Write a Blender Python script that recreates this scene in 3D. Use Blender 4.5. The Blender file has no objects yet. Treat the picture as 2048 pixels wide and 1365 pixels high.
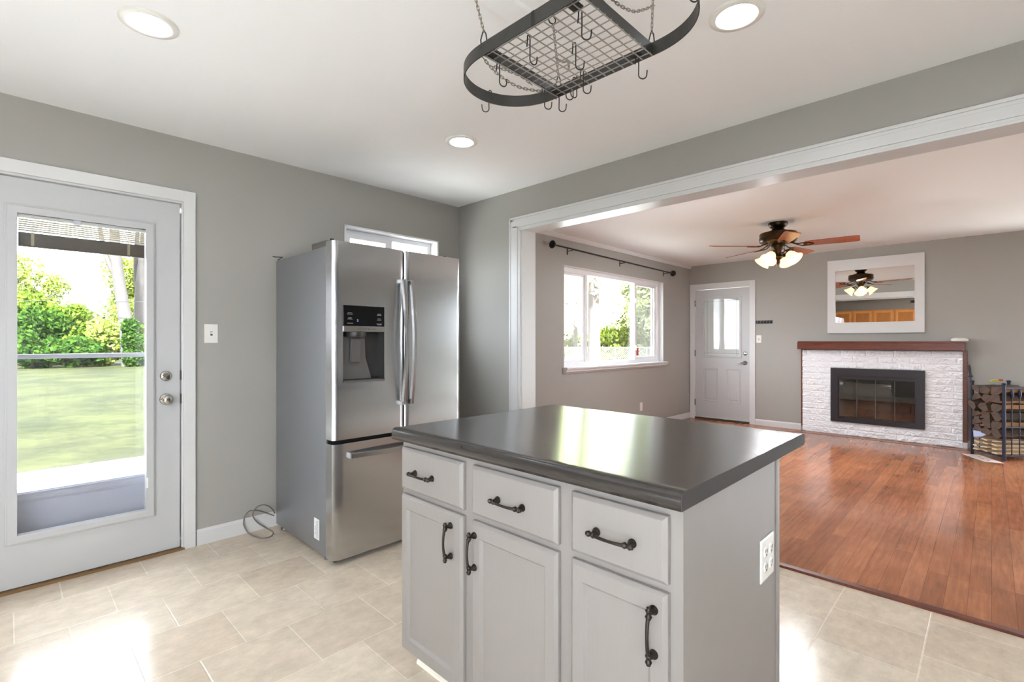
import bpy, bmesh, math, random
import numpy as np
from math import sin, cos, pi, radians, sqrt
from mathutils import Vector, Matrix, noise

SC = bpy.context.scene
COL = SC.collection

# ------------------------------------------------------------------ camera, sky, exposure
YAW = radians(44.25)
cd = bpy.data.cameras.new('camera')
cd.sensor_width = 36.0
cd.lens = 985.0 / 2048.0 * 36.0
cd.clip_start = 0.02
cd.clip_end = 400
cam = bpy.data.objects.new('camera', cd)
COL.objects.link(cam)
cam.location = (0, 0, 1.235)
cam.rotation_euler = (pi / 2, 0, -(pi / 2 - YAW))
SC.camera = cam

w = bpy.data.worlds.new('sky')
SC.world = w
w.use_nodes = True
bg = w.node_tree.nodes['Background']
bg.inputs[0].default_value = (0.84, 0.92, 1.0, 1)
bg.inputs[1].default_value = 9.5

sun = bpy.data.lights.new('sun', 'SUN')
sun.energy = 56.0
sun.angle = 0.06
sun.color = (0.86, 0.935, 1.0)
suno = bpy.data.objects.new('sun', sun)
COL.objects.link(suno)
suno.rotation_euler = (radians(42), 0, radians(-28))     # from behind the viewpoint, aimed through the added windows for bounce light

SC.view_settings.view_transform = 'Standard'
SC.view_settings.look = 'None'
SC.view_settings.exposure = 0.68
SC.view_settings.gamma = 1.0
SC.view_settings.use_curve_mapping = False
SC.cycles.max_bounces = 14
SC.cycles.diffuse_bounces = 7
SC.cycles.glossy_bounces = 5
SC.cycles.transparent_max_bounces = 16
SC.cycles.sample_clamp_indirect = 6.0
SC.cycles.caustics_reflective = False
SC.cycles.caustics_refractive = False

CAN_POWER = 24.0      # radiance of the recessed lenses
SHADE_POWER = 1.4     # radiance of the fan's lit glass shades

# horizontal axes turned with the yard and the rack: U to the right, V away from the kitchen
UX, UY = sin(YAW), -cos(YAW)
VX, VY = cos(YAW), sin(YAW)

def turned(r, d, z=0.0):
    return Vector((r * UX + d * VX, r * UY + d * VY, z))

# ------------------------------------------------------------------ materials
def lin(c):
    return tuple(((x / 255.0) / 12.92 if x / 255.0 <= 0.04045 else ((x / 255.0 + 0.055) / 1.055) ** 2.4) for x in c) + (1,)

class NT:
    def __init__(self, name):
        self.m = bpy.data.materials.new(name)
        self.m.use_nodes = True
        self.t = self.m.node_tree
        self.b = self.t.nodes['Principled BSDF']
        self.out = self.t.nodes['Material Output']
    def n(self, kind, **kw):
        x = self.t.nodes.new(kind)
        for k, v in kw.items():
            if hasattr(x, k):
                setattr(x, k, v)
            else:
                x.inputs[k.replace('_', ' ')].default_value = v
        return x
    def l(self, a, b):
        self.t.links.new(a, b)

def pm(name, col, rough=0.5, metal=0.0, spec=0.5, var=None, bump=None, coat=0.0, aniso=0.0, stretch=(1, 1, 1)):
    N = NT(name)
    b = N.b
    b.inputs['Base Color'].default_value = lin(col)
    b.inputs['Roughness'].default_value = rough
    b.inputs['Metallic'].default_value = metal
    b.inputs['Specular IOR Level'].default_value = spec
    b.inputs['Coat Weight'].default_value = coat
    b.inputs['Coat Roughness'].default_value = 0.1
    if aniso:
        b.inputs['Anisotropic'].default_value = aniso
        tg = N.n('ShaderNodeTangent', direction_type='RADIAL', axis='Z')
        N.l(tg.outputs[0], b.inputs['Tangent'])
    if var or bump:
        tc = N.n('ShaderNodeTexCoord')
        mp = N.n('ShaderNodeMapping')
        mp.inputs['Scale'].default_value = stretch
        N.l(tc.outputs['Object'], mp.inputs[0])
    if var:
        ns = N.n('ShaderNodeTexNoise', Scale=var[0], Detail=5.0)
        N.l(mp.outputs[0], ns.inputs['Vector'])
        mx = N.n('ShaderNodeMix', data_type='RGBA')
        a = var[1]
        c0 = lin(col)
        mx.inputs[6].default_value = tuple(max(0, x * (1 - a)) for x in c0[:3]) + (1,)
        mx.inputs[7].default_value = tuple(min(1, x * (1 + a)) for x in c0[:3]) + (1,)
        N.l(ns.outputs[0], mx.inputs[0])
        N.l(mx.outputs[2], b.inputs['Base Color'])
    if bump:
        ns2 = N.n('ShaderNodeTexNoise', Scale=bump[0], Detail=3.0)
        N.l(mp.outputs[0], ns2.inputs['Vector'])
        bp = N.n('ShaderNodeBump', Strength=bump[1], Distance=0.002)
        N.l(ns2.outputs[0], bp.inputs['Height'])
        N.l(bp.outputs[0], b.inputs['Normal'])
    return N.m

def emit(name, col, strength):
    N = NT(name)
    N.b.inputs['Base Color'].default_value = lin(col)
    N.b.inputs['Emission Color'].default_value = lin(col)
    N.b.inputs['Emission Strength'].default_value = strength
    return N.m

def glass(name, tint=(1, 1, 1), refl=0.04, rough=0.0, milk=0.0, milk_col=(230, 232, 230)):
    N = NT(name)
    tr = N.n('ShaderNodeBsdfTransparent')
    tr.inputs[0].default_value = tint + (1,)
    gl = N.n('ShaderNodeBsdfGlossy', Roughness=rough)
    # thin pane: the same reflectance from either side
    lw = N.n('ShaderNodeLayerWeight')
    pw = N.n('ShaderNodeMath', operation='POWER')
    pw.inputs[1].default_value = 5.0
    N.l(lw.outputs['Facing'], pw.inputs[0])
    ad = N.n('ShaderNodeMath', operation='MULTIPLY_ADD')
    ad.inputs[1].default_value = 1.0 - refl
    ad.inputs[2].default_value = refl
    ad.use_clamp = True
    N.l(pw.outputs[0], ad.inputs[0])
    m1 = N.n('ShaderNodeMixShader')
    N.l(ad.outputs[0], m1.inputs[0])
    last = tr
    if milk > 0:
        df = N.n('ShaderNodeBsdfDiffuse')
        df.inputs[0].default_value = lin(milk_col)
        m0 = N.n('ShaderNodeMixShader')
        m0.inputs[0].default_value = milk
        N.l(tr.outputs[0], m0.inputs[1])
        N.l(df.outputs[0], m0.inputs[2])
        last = m0
    N.l(last.outputs[0], m1.inputs[1])
    N.l(gl.outputs[0], m1.inputs[2])
    N.l(m1.outputs[0], N.out.inputs[0])
    return N.m

def leafmat(name, dark, light, trans=0.45):
    N = NT(name)
    g = N.n('ShaderNodeNewGeometry')
    mx = N.n('ShaderNodeMix', data_type='RGBA')
    mx.inputs[6].default_value = lin(dark)
    mx.inputs[7].default_value = lin(light)
    N.l(g.outputs['Random Per Island'], mx.inputs[0])
    df = N.n('ShaderNodeBsdfDiffuse')
    tl = N.n('ShaderNodeBsdfTranslucent')
    N.l(mx.outputs[2], df.inputs[0])
    N.l(mx.outputs[2], tl.inputs[0])
    ms = N.n('ShaderNodeMixShader')
    ms.inputs[0].default_value = trans
    N.l(df.outputs[0], ms.inputs[1])
    N.l(tl.outputs[0], ms.inputs[2])
    N.l(ms.outputs[0], N.out.inputs[0])
    return N.m

def tile_mat():
    N = NT('travertine_tile')
    tc = N.n('ShaderNodeTexCoord')
    mp = N.n('ShaderNodeMapping')
    mp.inputs['Location'].default_value = (-0.52, -0.195, 0)
    N.l(tc.outputs['Object'], mp.inputs[0])
    br = N.n('ShaderNodeTexBrick', offset=0.5, offset_frequency=2, squash=1.0)
    br.inputs['Scale'].default_value = 1.0
    br.inputs['Brick Width'].default_value = 0.332
    br.inputs['Row Height'].default_value = 0.332
    br.inputs['Mortar Size'].default_value = 0.0042
    br.inputs['Mortar Smooth'].default_value = 0.6
    br.inputs['Bias'].default_value = 0.0
    br.inputs['Color1'].default_value = lin((222, 208, 188))
    br.inputs['Color2'].default_value = lin((208, 191, 170))
    br.inputs['Mortar'].default_value = lin((230, 218, 200))
    N.l(mp.outputs[0], br.inputs['Vector'])
    ns = N.n('ShaderNodeTexNoise', Scale=7.0, Detail=9.0, Roughness=0.65)
    N.l(tc.outputs['Object'], ns.inputs['Vector'])
    mp2 = N.n('ShaderNodeMapping')
    mp2.inputs['Scale'].default_value = (1.0, 1.5, 1)
    N.l(tc.outputs['Object'], mp2.inputs[0])
    ns2 = N.n('ShaderNodeTexNoise', Scale=15.0, Detail=10.0, Roughness=0.72)
    N.l(mp2.outputs[0], ns2.inputs['Vector'])
    r1 = N.n('ShaderNodeMapRange')
    r1.inputs[1].default_value = 0.3; r1.inputs[2].default_value = 0.7
    r1.inputs[3].default_value = 0.86; r1.inputs[4].default_value = 1.10
    N.l(ns.outputs[0], r1.inputs[0])
    r2 = N.n('ShaderNodeMapRange')
    r2.inputs[1].default_value = 0.35; r2.inputs[2].default_value = 0.7
    r2.inputs[3].default_value = 1.05; r2.inputs[4].default_value = 0.86
    N.l(ns2.outputs[0], r2.inputs[0])
    mu = N.n('ShaderNodeMath', operation='MULTIPLY')
    N.l(r1.outputs[0], mu.inputs[0]); N.l(r2.outputs[0], mu.inputs[1])
    vm = N.n('ShaderNodeVectorMath', operation='SCALE')
    N.l(br.outputs['Color'], vm.inputs[0]); N.l(mu.outputs[0], vm.inputs['Scale'])
    N.l(vm.outputs[0], N.b.inputs['Base Color'])
    N.b.inputs['Roughness'].default_value = 0.19
    N.b.inputs['Specular IOR Level'].default_value = 0.62
    bp = N.n('ShaderNodeBump', Strength=0.35, Distance=0.002)
    inv = N.n('ShaderNodeMath', operation='SUBTRACT')
    inv.inputs[0].default_value = 1.0
    N.l(br.outputs['Fac'], inv.inputs[1])
    ad = N.n('ShaderNodeMath', operation='MULTIPLY_ADD')
    ad.inputs[1].default_value = 0.35
    N.l(ns2.outputs[0], ad.inputs[0]); N.l(inv.outputs[0], ad.inputs[2])
    N.l(ad.outputs[0], bp.inputs['Height'])
    N.l(bp.outputs[0], N.b.inputs['Normal'])
    return N.m

def plank_mat():
    N = NT('cherry_planks')
    tc = N.n('ShaderNodeTexCoord')
    br = N.n('ShaderNodeTexBrick', offset=0.37, offset_frequency=3, squash=0.8, squash_frequency=4)
    br.inputs['Scale'].default_value = 1.0
    br.inputs['Brick Width'].default_value = 1.15
    br.inputs['Row Height'].default_value = 0.082
    br.inputs['Mortar Size'].default_value = 0.0009
    br.inputs['Mortar Smooth'].default_value = 0.3
    br.inputs['Color1'].default_value = lin((184, 120, 84))
    br.inputs['Color2'].default_value = lin((158, 98, 68))
    br.inputs['Mortar'].default_value = lin((124, 72, 52))
    N.l(tc.outputs['Object'], br.inputs['Vector'])
    mp = N.n('ShaderNodeMapping')
    mp.inputs['Scale'].default_value = (1.4, 16.0, 1)
    N.l(tc.outputs['Object'], mp.inputs[0])
    ns = N.n('ShaderNodeTexNoise', Scale=3.0, Detail=8.0, Roughness=0.6)
    N.l(mp.outputs[0], ns.inputs['Vector'])
    n2 = N.n('ShaderNodeTexNoise', Scale=1.5, Detail=5.0, Roughness=0.62)
    N.l(tc.outputs['Object'], n2.inputs['Vector'])
    r1 = N.n('ShaderNodeMapRange')
    r1.inputs[1].default_value = 0.3; r1.inputs[2].default_value = 0.7
    r1.inputs[3].default_value = 0.78; r1.inputs[4].default_value = 1.2
    N.l(ns.outputs[0], r1.inputs[0])
    r2 = N.n('ShaderNodeMapRange')
    r2.inputs[1].default_value = 0.35; r2.inputs[2].default_value = 0.65
    r2.inputs[3].default_value = 0.76; r2.inputs[4].default_value = 1.12
    N.l(n2.outputs[0], r2.inputs[0])
    mu = N.n('ShaderNodeMath', operation='MULTIPLY')
    N.l(r1.outputs[0], mu.inputs[0]); N.l(r2.outputs[0], mu.inputs[1])
    vm = N.n('ShaderNodeVectorMath', operation='SCALE')
    N.l(br.outputs['Color'], vm.inputs[0]); N.l(mu.outputs[0], vm.inputs['Scale'])
    # pale scuffs worn into the finish
    sc = N.n('ShaderNodeTexNoise', Scale=26.0, Detail=9.0, Roughness=0.75)
    N.l(tc.outputs['Object'], sc.inputs['Vector'])
    rs = N.n('ShaderNodeMapRange')
    rs.inputs[1].default_value = 0.63; rs.inputs[2].default_value = 0.74
    rs.inputs[3].default_value = 0.0; rs.inputs[4].default_value = 0.14
    N.l(sc.outputs[0], rs.inputs[0])
    mx = N.n('ShaderNodeMix', data_type='RGBA')
    mx.inputs[7].default_value = lin((205, 150, 120))
    N.l(rs.outputs[0], mx.inputs[0]); N.l(vm.outputs[0], mx.inputs[6])
    N.l(mx.outputs[2], N.b.inputs['Base Color'])
    N.b.inputs['Roughness'].default_value = 0.15
    return N.m

def wood_mat(name, c1, c2, axis_scale, rough=0.4):
    N = NT(name)
    tc = N.n('ShaderNodeTexCoord')
    mp = N.n('ShaderNodeMapping')
    mp.inputs['Scale'].default_value = axis_scale
    N.l(tc.outputs['Object'], mp.inputs[0])
    ns = N.n('ShaderNodeTexNoise', Scale=6.0, Detail=7.0, Roughness=0.6)
    N.l(mp.outputs[0], ns.inputs['Vector'])
    r = N.n('ShaderNodeMapRange')
    r.inputs[1].default_value = 0.32; r.inputs[2].default_value = 0.68
    N.l(ns.outputs[0], r.inputs[0])
    mx = N.n('ShaderNodeMix', data_type='RGBA')
    mx.inputs[6].default_value = lin(c1); mx.inputs[7].default_value = lin(c2)
    N.l(r.outputs[0], mx.inputs[0])
    N.l(mx.outputs[2], N.b.inputs['Base Color'])
    N.b.inputs['Roughness'].default_value = rough
    return N.m

def grass_mat():
    N = NT('lawn_grass')
    tc = N.n('ShaderNodeTexCoord')
    a = N.n('ShaderNodeTexNoise', Scale=0.5, Detail=8.0, Roughness=0.7)
    mp = N.n('ShaderNodeMapping')
    mp.inputs['Scale'].default_value = (1.0, 1.0, 1.0)
    N.l(tc.outputs['Object'], mp.inputs[0])
    N.l(mp.outputs[0], a.inputs['Vector'])
    c = N.n('ShaderNodeTexNoise', Scale=9.0, Detail=8.0, Roughness=0.75)
    N.l(tc.outputs['Object'], c.inputs['Vector'])
    m1 = N.n('ShaderNodeMath', operation='MULTIPLY')
    N.l(a.outputs[0], m1.inputs[0]); N.l(c.outputs[0], m1.inputs[1])
    r = N.n('ShaderNodeMapRange')
    r.inputs[1].default_value = 0.17; r.inputs[2].default_value = 0.34
    N.l(m1.outputs[0], r.inputs[0])
    mx = N.n('ShaderNodeMix', data_type='RGBA')
    mx.inputs[6].default_value = (0.0070, 0.0088, 0.0017, 1)
    mx.inputs[7].default_value = (0.0255, 0.0275, 0.0066, 1)
    N.l(r.outputs[0], mx.inputs[0])
    N.l(mx.outputs[2], N.b.inputs['Base Color'])
    N.b.inputs['Roughness'].default_value = 0.9
    N.b.inputs['Specular IOR Level'].default_value = 0.1
    return N.m

M = {}
M['wall'] = pm('grey_wall_paint', (160, 157, 151), 0.62, spec=0.35, bump=(160, 0.12))
M['ceil'] = pm('white_ceiling_paint', (242, 242, 242), 0.8, spec=0.2, bump=(120, 0.1))
M['trim'] = pm('white_gloss_trim', (208, 207, 206), 0.32, bump=(40, 0.05))
M['door'] = pm('white_door_paint', (186, 186, 186), 0.38, var=(4, 0.02))
M['tile'] = tile_mat()
M['plank'] = plank_mat()
M['glass'] = glass('clear_glass')
M['screen'] = glass('pane_with_insect_screen', refl=0.05, milk=0.22, milk_col=(225, 228, 225))
M['dimglass'] = glass('etched_door_glass', refl=0.10, milk=0.8, milk_col=(196, 196, 194))
M['fireglass'] = glass('smoked_fireplace_glass', tint=(0.42, 0.38, 0.35), refl=0.16)
M['steel'] = pm('brushed_stainless', (190, 190, 191), 0.2, metal=1.0, aniso=0.75)
M['steelh'] = pm('polished_steel_handle', (172, 172, 172), 0.26, metal=1.0)
M['frside'] = pm('dark_grey_fridge_side', (142, 144, 148), 0.3, metal=0.6, bump=(300, 0.1))
M['blackpl'] = pm('black_gloss_plastic', (14, 14, 15), 0.22, spec=0.25)
M['darkgrey'] = pm('dark_grey_plastic', (52, 51, 50), 0.35)
M['midgrey'] = pm('grey_satin_plastic', (112, 110, 108), 0.3, metal=0.6)
M['gasket'] = pm('black_gasket', (22, 22, 23), 0.7)
M['island'] = pm('greige_cabinet_paint', (136, 130, 126), 0.42, var=(18, 0.035), stretch=(1, 6, 0.6))
M['counter'] = pm('charcoal_laminate', (48, 45, 43), 0.2, spec=0.55, var=(60, 0.12), coat=0.25)
M['counter'].node_tree.nodes['Principled BSDF'].inputs['Coat Roughness'].default_value = 0.2
M['bronze'] = pm('oil_rubbed_bronze', (62, 55, 50), 0.36, metal=0.85, var=(120, 0.25))
M['iron'] = pm('black_wrought_iron', (66, 65, 63), 0.45, metal=0.6, var=(160, 0.2))
M['wire'] = pm('steel_grid_wire', (172, 170, 166), 0.3, metal=0.9)
M['chain'] = pm('nickel_chain', (150, 143, 132), 0.28, metal=1.0)
M['hook'] = pm('dark_steel_hook', (58, 57, 55), 0.4, metal=0.7)
M['plastic'] = pm('white_switch_plastic', (228, 226, 219), 0.35)
M['slot'] = pm('outlet_slot_dark', (60, 57, 52), 0.6)
M['chrome'] = pm('satin_nickel', (188, 184, 176), 0.16, metal=1.0)
M['can'] = emit('lit_lens', (240, 246, 255), CAN_POWER)
M['shade'] = emit('lit_frosted_glass', (255, 216, 152), SHADE_POWER)
M['bulb'] = emit('lit_bulb', (255, 236, 200), 4.0)
M['fanmetal'] = pm('aged_bronze_fan', (66, 50, 34), 0.32, metal=0.8, var=(30, 0.35))
M['blade'] = wood_mat('fan_blade_cherry', (146, 78, 42), (186, 106, 60), (2, 18, 2), 0.28)
M['mantel'] = wood_mat('stained_mantel_wood', (74, 30, 16), (116, 54, 28), (8, 1, 14), 0.35)
M['border'] = wood_mat('cherry_border_board', (128, 78, 56), (150, 94, 68), (10, 1.2, 4), 0.26)
M['oakframe'] = wood_mat('honey_oak_frame', (196, 126, 58), (210, 142, 72), (1.5, 3, .8), 0.4)
M['oakpanel'] = wood_mat('honey_oak_panel', (166, 98, 34), (178, 110, 44), (1.5, 3, .8), 0.4)  # recess shade put into the tone: panel darker than its frame
M['brick'] = pm('white_painted_brick', (238, 239, 241), 0.6, bump=(90, 0.3))
M['insert'] = pm('black_fireplace_frame', (32, 26, 31), 0.42)
M['soot'] = pm('sooty_firebrick', (52, 45, 40), 0.9, var=(20, 0.4))
M['mirror'] = pm('mirror_silver', (235, 236, 236), 0.0, metal=1.0)
M['rodm'] = pm('black_curtain_rod', (42, 40, 39), 0.4, metal=0.5)
M['bark'] = pm('log_bark', (70, 56, 47), 0.9, var=(26, 0.5), bump=(50, 0.8))
M['endgrain'] = pm('log_end_grain', (90, 75, 66), 0.9, var=(16, 0.6), bump=(60, 0.5))
M['splitwood'] = pm('split_log_face', (156, 116, 76), 0.85, var=(20, 0.35), stretch=(1, 6, 6))
M['kindling'] = pm('pale_kindling', (206, 184, 150), 0.85, var=(20, 0.25))
M['paper'] = pm('white_newsprint', (222, 212, 204), 0.8, var=(30, 0.08))
M['bluepaper'] = pm('pale_blue_paper', (176, 188, 226), 0.8)
M['redprint'] = pm('red_print', (176, 70, 66), 0.8)
M['rackiron'] = pm('blue_black_iron', (44, 48, 66), 0.4, metal=0.4)
M['oak'] = wood_mat('honey_oak', (182, 112, 46), (196, 126, 56), (3, 8, 1.2), 0.4)
M['cable'] = pm('grey_water_line', (120, 112, 104), 0.4)
M['vinyl'] = pm('white_window_vinyl', (238, 238, 240), 0.35)
M['blind'] = pm('beige_blind_slat', (150, 142, 118), 0.6)
M['blinddark'] = pm('brown_blind_stack', (62, 52, 36), 0.6, var=(60, 0.2))
M['storm'] = pm('storm_door_aluminium', (182, 184, 194), 0.45)
M['kick'] = pm('storm_door_kick_panel', (178, 182, 198), 0.45)
M['concrete'] = pm('pale_concrete', (196, 192, 184), 0.9, var=(3, 0.08))
M['grass'] = grass_mat()
M['trunk'] = pm('tree_bark', (56, 50, 46), 0.95, var=(3, 0.3), bump=(14, 0.8), stretch=(3, 3, 0.7))
M['leafA'] = leafmat('leaf_spring_green', (52, 76, 18), (106, 122, 44))
M['leafB'] = leafmat('leaf_yellow_green', (88, 104, 34), (138, 146, 74))
M['leafC'] = leafmat('leaf_dark_green', (26, 50, 17), (64, 90, 32))
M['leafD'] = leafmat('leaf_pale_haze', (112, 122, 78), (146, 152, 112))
M['leafE'] = leafmat('leaf_washed_out', (218, 224, 168), (244, 246, 222), .5)  # overexposed glare put into the leaf colour
M['siding'] = pm('pale_blue_siding', (166, 178, 190), 0.7)
M['roof'] = pm('white_fascia', (226, 228, 232), 0.7)
M['threshold'] = pm('dark_threshold', (70, 54, 42), 0.5)
M['brass'] = pm('brown_sill', (120, 92, 58), 0.5)
M['screw'] = pm('dark_screw', (62, 60, 60), 0.5)
M['red'] = pm('red_sticker', (206, 66, 72), 0.6)
M['mark'] = pm('pale_print', (150, 150, 152), 0.6)
M['bluemark'] = pm('blue_display_mark', (120, 138, 196), 0.5)
M['label'] = pm('white_label', (226, 226, 228), 0.6)
M['cream'] = pm('cream_shoe_moulding', (236, 228, 214), 0.5)

# ------------------------------------------------------------------ mesh building
class MB:
    def __init__(self):
        self.v, self.f, self.s, self.mi = [], [], [], []
        self.cur = 0
    def add(self, vs, fs, smooth=False):
        o = len(self.v)
        self.v += [tuple(x) for x in vs]
        for q in fs:
            self.f.append(tuple(o + i for i in q))
            self.s.append(smooth)
            self.mi.append(self.cur)
        return self
    def box(self, x0, x1, y0, y1, z0, z1):
        vs = [(x, y, z) for x in (x0, x1) for y in (y0, y1) for z in (z0, z1)]
        return self.add(vs, [(0, 1, 3, 2), (4, 6, 7, 5), (0, 4, 5, 1), (2, 3, 7, 6), (0, 2, 6, 4), (1, 5, 7, 3)])
    def tube(self, pts, r, n=8, closed=False, caps=True):
        P = [Vector(p) for p in pts]
        m = len(P)
        R = r if isinstance(r, (list, tuple)) else [r] * m
        T = []
        for i in range(m):
            if closed:
                t = P[(i + 1) % m] - P[i - 1]
            else:
                t = P[min(i + 1, m - 1)] - P[max(i - 1, 0)]
            T.append(t.normalized() if t.length > 1e-9 else Vector((0, 0, 1)))
        a = T[0].orthogonal().normalized()
        vs = []
        for i in range(m):
            a = (a - T[i] * a.dot(T[i]))
            a = a.normalized() if a.length > 1e-6 else T[i].orthogonal().normalized()
            b = T[i].cross(a)
            for k in range(n):
                q = 2 * pi * k / n
                vs.append(P[i] + (a * cos(q) + b * sin(q)) * R[i])
        fs = []
        for i in range(m if closed else m - 1):
            j = (i + 1) % m
            for k in range(n):
                fs.append((i * n + k, i * n + (k + 1) % n, j * n + (k + 1) % n, j * n + k))
        self.add(vs, fs, True)
        if caps and not closed:
            self.add(vs[:n], [tuple(range(n))[::-1]])
            self.add(vs[-n:], [tuple(range(n))])
        return self
    def lathe(self, prof, c=(0, 0, 0), d=(0, 0, 1), n=24, cap=True):
        d = Vector(d).normalized()
        a = d.orthogonal().normalized()
        b = d.cross(a)
        c = Vector(c)
        vs = []
        for (r, h) in prof:
            for k in range(n):
                q = 2 * pi * k / n
                vs.append(c + d * h + (a * cos(q) + b * sin(q)) * r)
        fs = []
        for i in range(len(prof) - 1):
            for k in range(n):
                fs.append((i * n + k, i * n + (k + 1) % n, (i + 1) * n + (k + 1) % n, (i + 1) * n + k))
        self.add(vs, fs, True)
        if cap:
            if prof[0][0] > 1e-6:
                self.add(vs[:n], [tuple(range(n))[::-1]])
            if prof[-1][0] > 1e-6:
                self.add(vs[-n:], [tuple(range(n))])
        return self
    def prism(self, poly, axis, a0, a1, smooth=False):
        n = len(poly)
        def p(u, v, t):
            return {'x': (t, u, v), 'y': (u, t, v), 'z': (u, v, t)}[axis]
        vs = [p(u, v, a0) for u, v in poly] + [p(u, v, a1) for u, v in poly]
        self.add(vs, [(i, (i + 1) % n, n + (i + 1) % n, n + i) for i in range(n)], smooth)
        self.add(vs[:n], [tuple(range(n))[::-1]])
        self.add(vs[n:], [tuple(range(n))])
        return self
    def nested(self, rects, fn, cap=True, back=True):
        # rects: list of (a0, a1, b0, b1, h); consecutive loops bridged; fn maps (a, b, h) to a point
        vs = []
        for (a0, a1, b0, b1, h) in rects:
            vs += [fn(a0, b0, h), fn(a1, b0, h), fn(a1, b1, h), fn(a0, b1, h)]
        fs = []
        for i in range(len(rects) - 1):
            for k in range(4):
                fs.append((i * 4 + k, i * 4 + (k + 1) % 4, (i + 1) * 4 + (k + 1) % 4, (i + 1) * 4 + k))
        if cap:
            m = (len(rects) - 1) * 4
            fs.append((m, m + 1, m + 2, m + 3))
        if back:
            fs.append((3, 2, 1, 0))
        return self.add(vs, fs)
    def ring(self, a0, a1, b0, b1, w_, h0, h1, fn):
        # rectangular frame of width w_, between depths h0 and h1
        W = w_ if isinstance(w_, tuple) else (w_, w_, w_, w_)   # left, right, bottom, top
        o = ((a0, b0), (a1, b0), (a1, b1), (a0, b1))
        i = ((a0 + W[0], b0 + W[2]), (a1 - W[1], b0 + W[2]), (a1 - W[1], b1 - W[3]), (a0 + W[0], b1 - W[3]))
        vs = [fn(p, q, h) for h in (h0, h1) for p, q in o + i]
        fs = []
        for k in range(4):
            j = (k + 1) % 4
            fs += [(k, j, 4 + j, 4 + k), (8 + k, 12 + k, 12 + j, 8 + j), (k, 8 + k, 8 + j, j), (4 + k, 4 + j, 12 + j, 12 + k)]
        self.add(vs, fs)
        return self

def wloc(o):
    l = Vector((0, 0, 0))
    while o is not None:
        l = l + Vector(o.location)
        o = o.parent
    return l

def build(name, mb, mats, parent=None, bevel=0.0, origin=None, local=False, segs=2):
    vs = [Vector(p) for p in mb.v]
    if parent is not None:
        org = wloc(parent)
    elif origin is not None:
        org = Vector(origin)
    else:
        lo = [min(p[i] for p in vs) for i in range(3)]
        hi = [max(p[i] for p in vs) for i in range(3)]
        org = Vector(((lo[0] + hi[0]) / 2, (lo[1] + hi[1]) / 2, lo[2]))
    if local:
        org_m = Vector((0, 0, 0))
    else:
        org_m = org
    me = bpy.data.meshes.new(name)
    me.from_pydata([tuple(p - org_m) for p in vs], [], mb.f)
    if not isinstance(mats, (list, tuple)):
        mats = [mats]
    for m in mats:
        me.materials.append(m)
    me.polygons.foreach_set('use_smooth', mb.s)
    me.polygons.foreach_set('material_index', mb.mi)
    bm = bmesh.new()
    bm.from_mesh(me)
    if len(bm.verts) < 60000:
        bmesh.ops.recalc_face_normals(bm, faces=bm.faces)
    bm.to_mesh(me)
    bm.free()
    o = bpy.data.objects.new(name, me)
    COL.objects.link(o)
    if parent is not None:
        o.parent = parent
    else:
        o.location = org if not local else Vector((0, 0, 0))
    if bevel:
        b = o.modifiers.new('bevel', 'BEVEL')
        b.width = bevel
        b.segments = segs
        b.limit_method = 'ANGLE'
        b.angle_limit = radians(35)
        b.harden_normals = False
    return o

def tag(o, label, cat=None, group=None, kind=None):
    o['label'] = label
    if cat: o['category'] = cat
    if group: o['group'] = group
    if kind: o['kind'] = kind
    return o

def thing(name, loc, label, cat, group=None, kind=None):
    o = bpy.data.objects.new(name, None)
    o.empty_display_size = 0.1
    COL.objects.link(o)
    o.location = loc
    return tag(o, label, cat, group, kind)

def struct(name, mb, mats, label, bevel=0.0, origin=(0, 0, 0)):
    o = build(name, mb, mats, None, bevel, origin)
    return tag(o, label, None, None, 'structure')

def copy_tree(src, loc, rz=None, label=None, group=None):
    r = src.copy()
    COL.objects.link(r)
    r.location = loc
    if rz is not None:
        r.rotation_euler = (0, 0, rz)
    if label: r['label'] = label
    if group: r['group'] = group
    for ch in list(src.children):
        c = ch.copy()
        COL.objects.link(c)
        c.parent = r
        for g in list(ch.children):
            d = g.copy()
            COL.objects.link(d)
            d.parent = c
    return r

# plane mappings (a, b, h): h grows out of the surface towards the room
def onX_neg(x):  # surface facing -X at x
    return lambda a, b, h: (x - h, a, b)
def onX_pos(x):
    return lambda a, b, h: (x + h, a, b)
def onY_neg(y):  # surface facing -Y at y
    return lambda a, b, h: (a, y - h, b)
def onZ_neg(z):
    return lambda a, b, h: (a, b, z - h)

def wall_boxes(axis, c0, c1, a0, a1, z0, z1, holes):
    mb = MB()
    A = sorted({a0, a1} | {h[0] for h in holes} | {h[1] for h in holes})
    Z = sorted({z0, z1} | {h[2] for h in holes} | {h[3] for h in holes})
    for i in range(len(A) - 1):
        for j in range(len(Z) - 1):
            am, zm = (A[i] + A[i + 1]) / 2, (Z[j] + Z[j + 1]) / 2
            if any(h[0] < am < h[1] and h[2] < zm < h[3] for h in holes):
                continue
            if axis == 'y':
                mb.box(A[i], A[i + 1], c0, c1, Z[j], Z[j + 1])
            else:
                mb.box(c0, c1, A[i], A[i + 1], Z[j], Z[j + 1])
    return mb

# ------------------------------------------------------------------ room shell
H = 2.44
YK, YL, XP, XF, XW, YS = 3.44, 3.50, 2.84, 7.72, -2.30, -2.60

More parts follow.
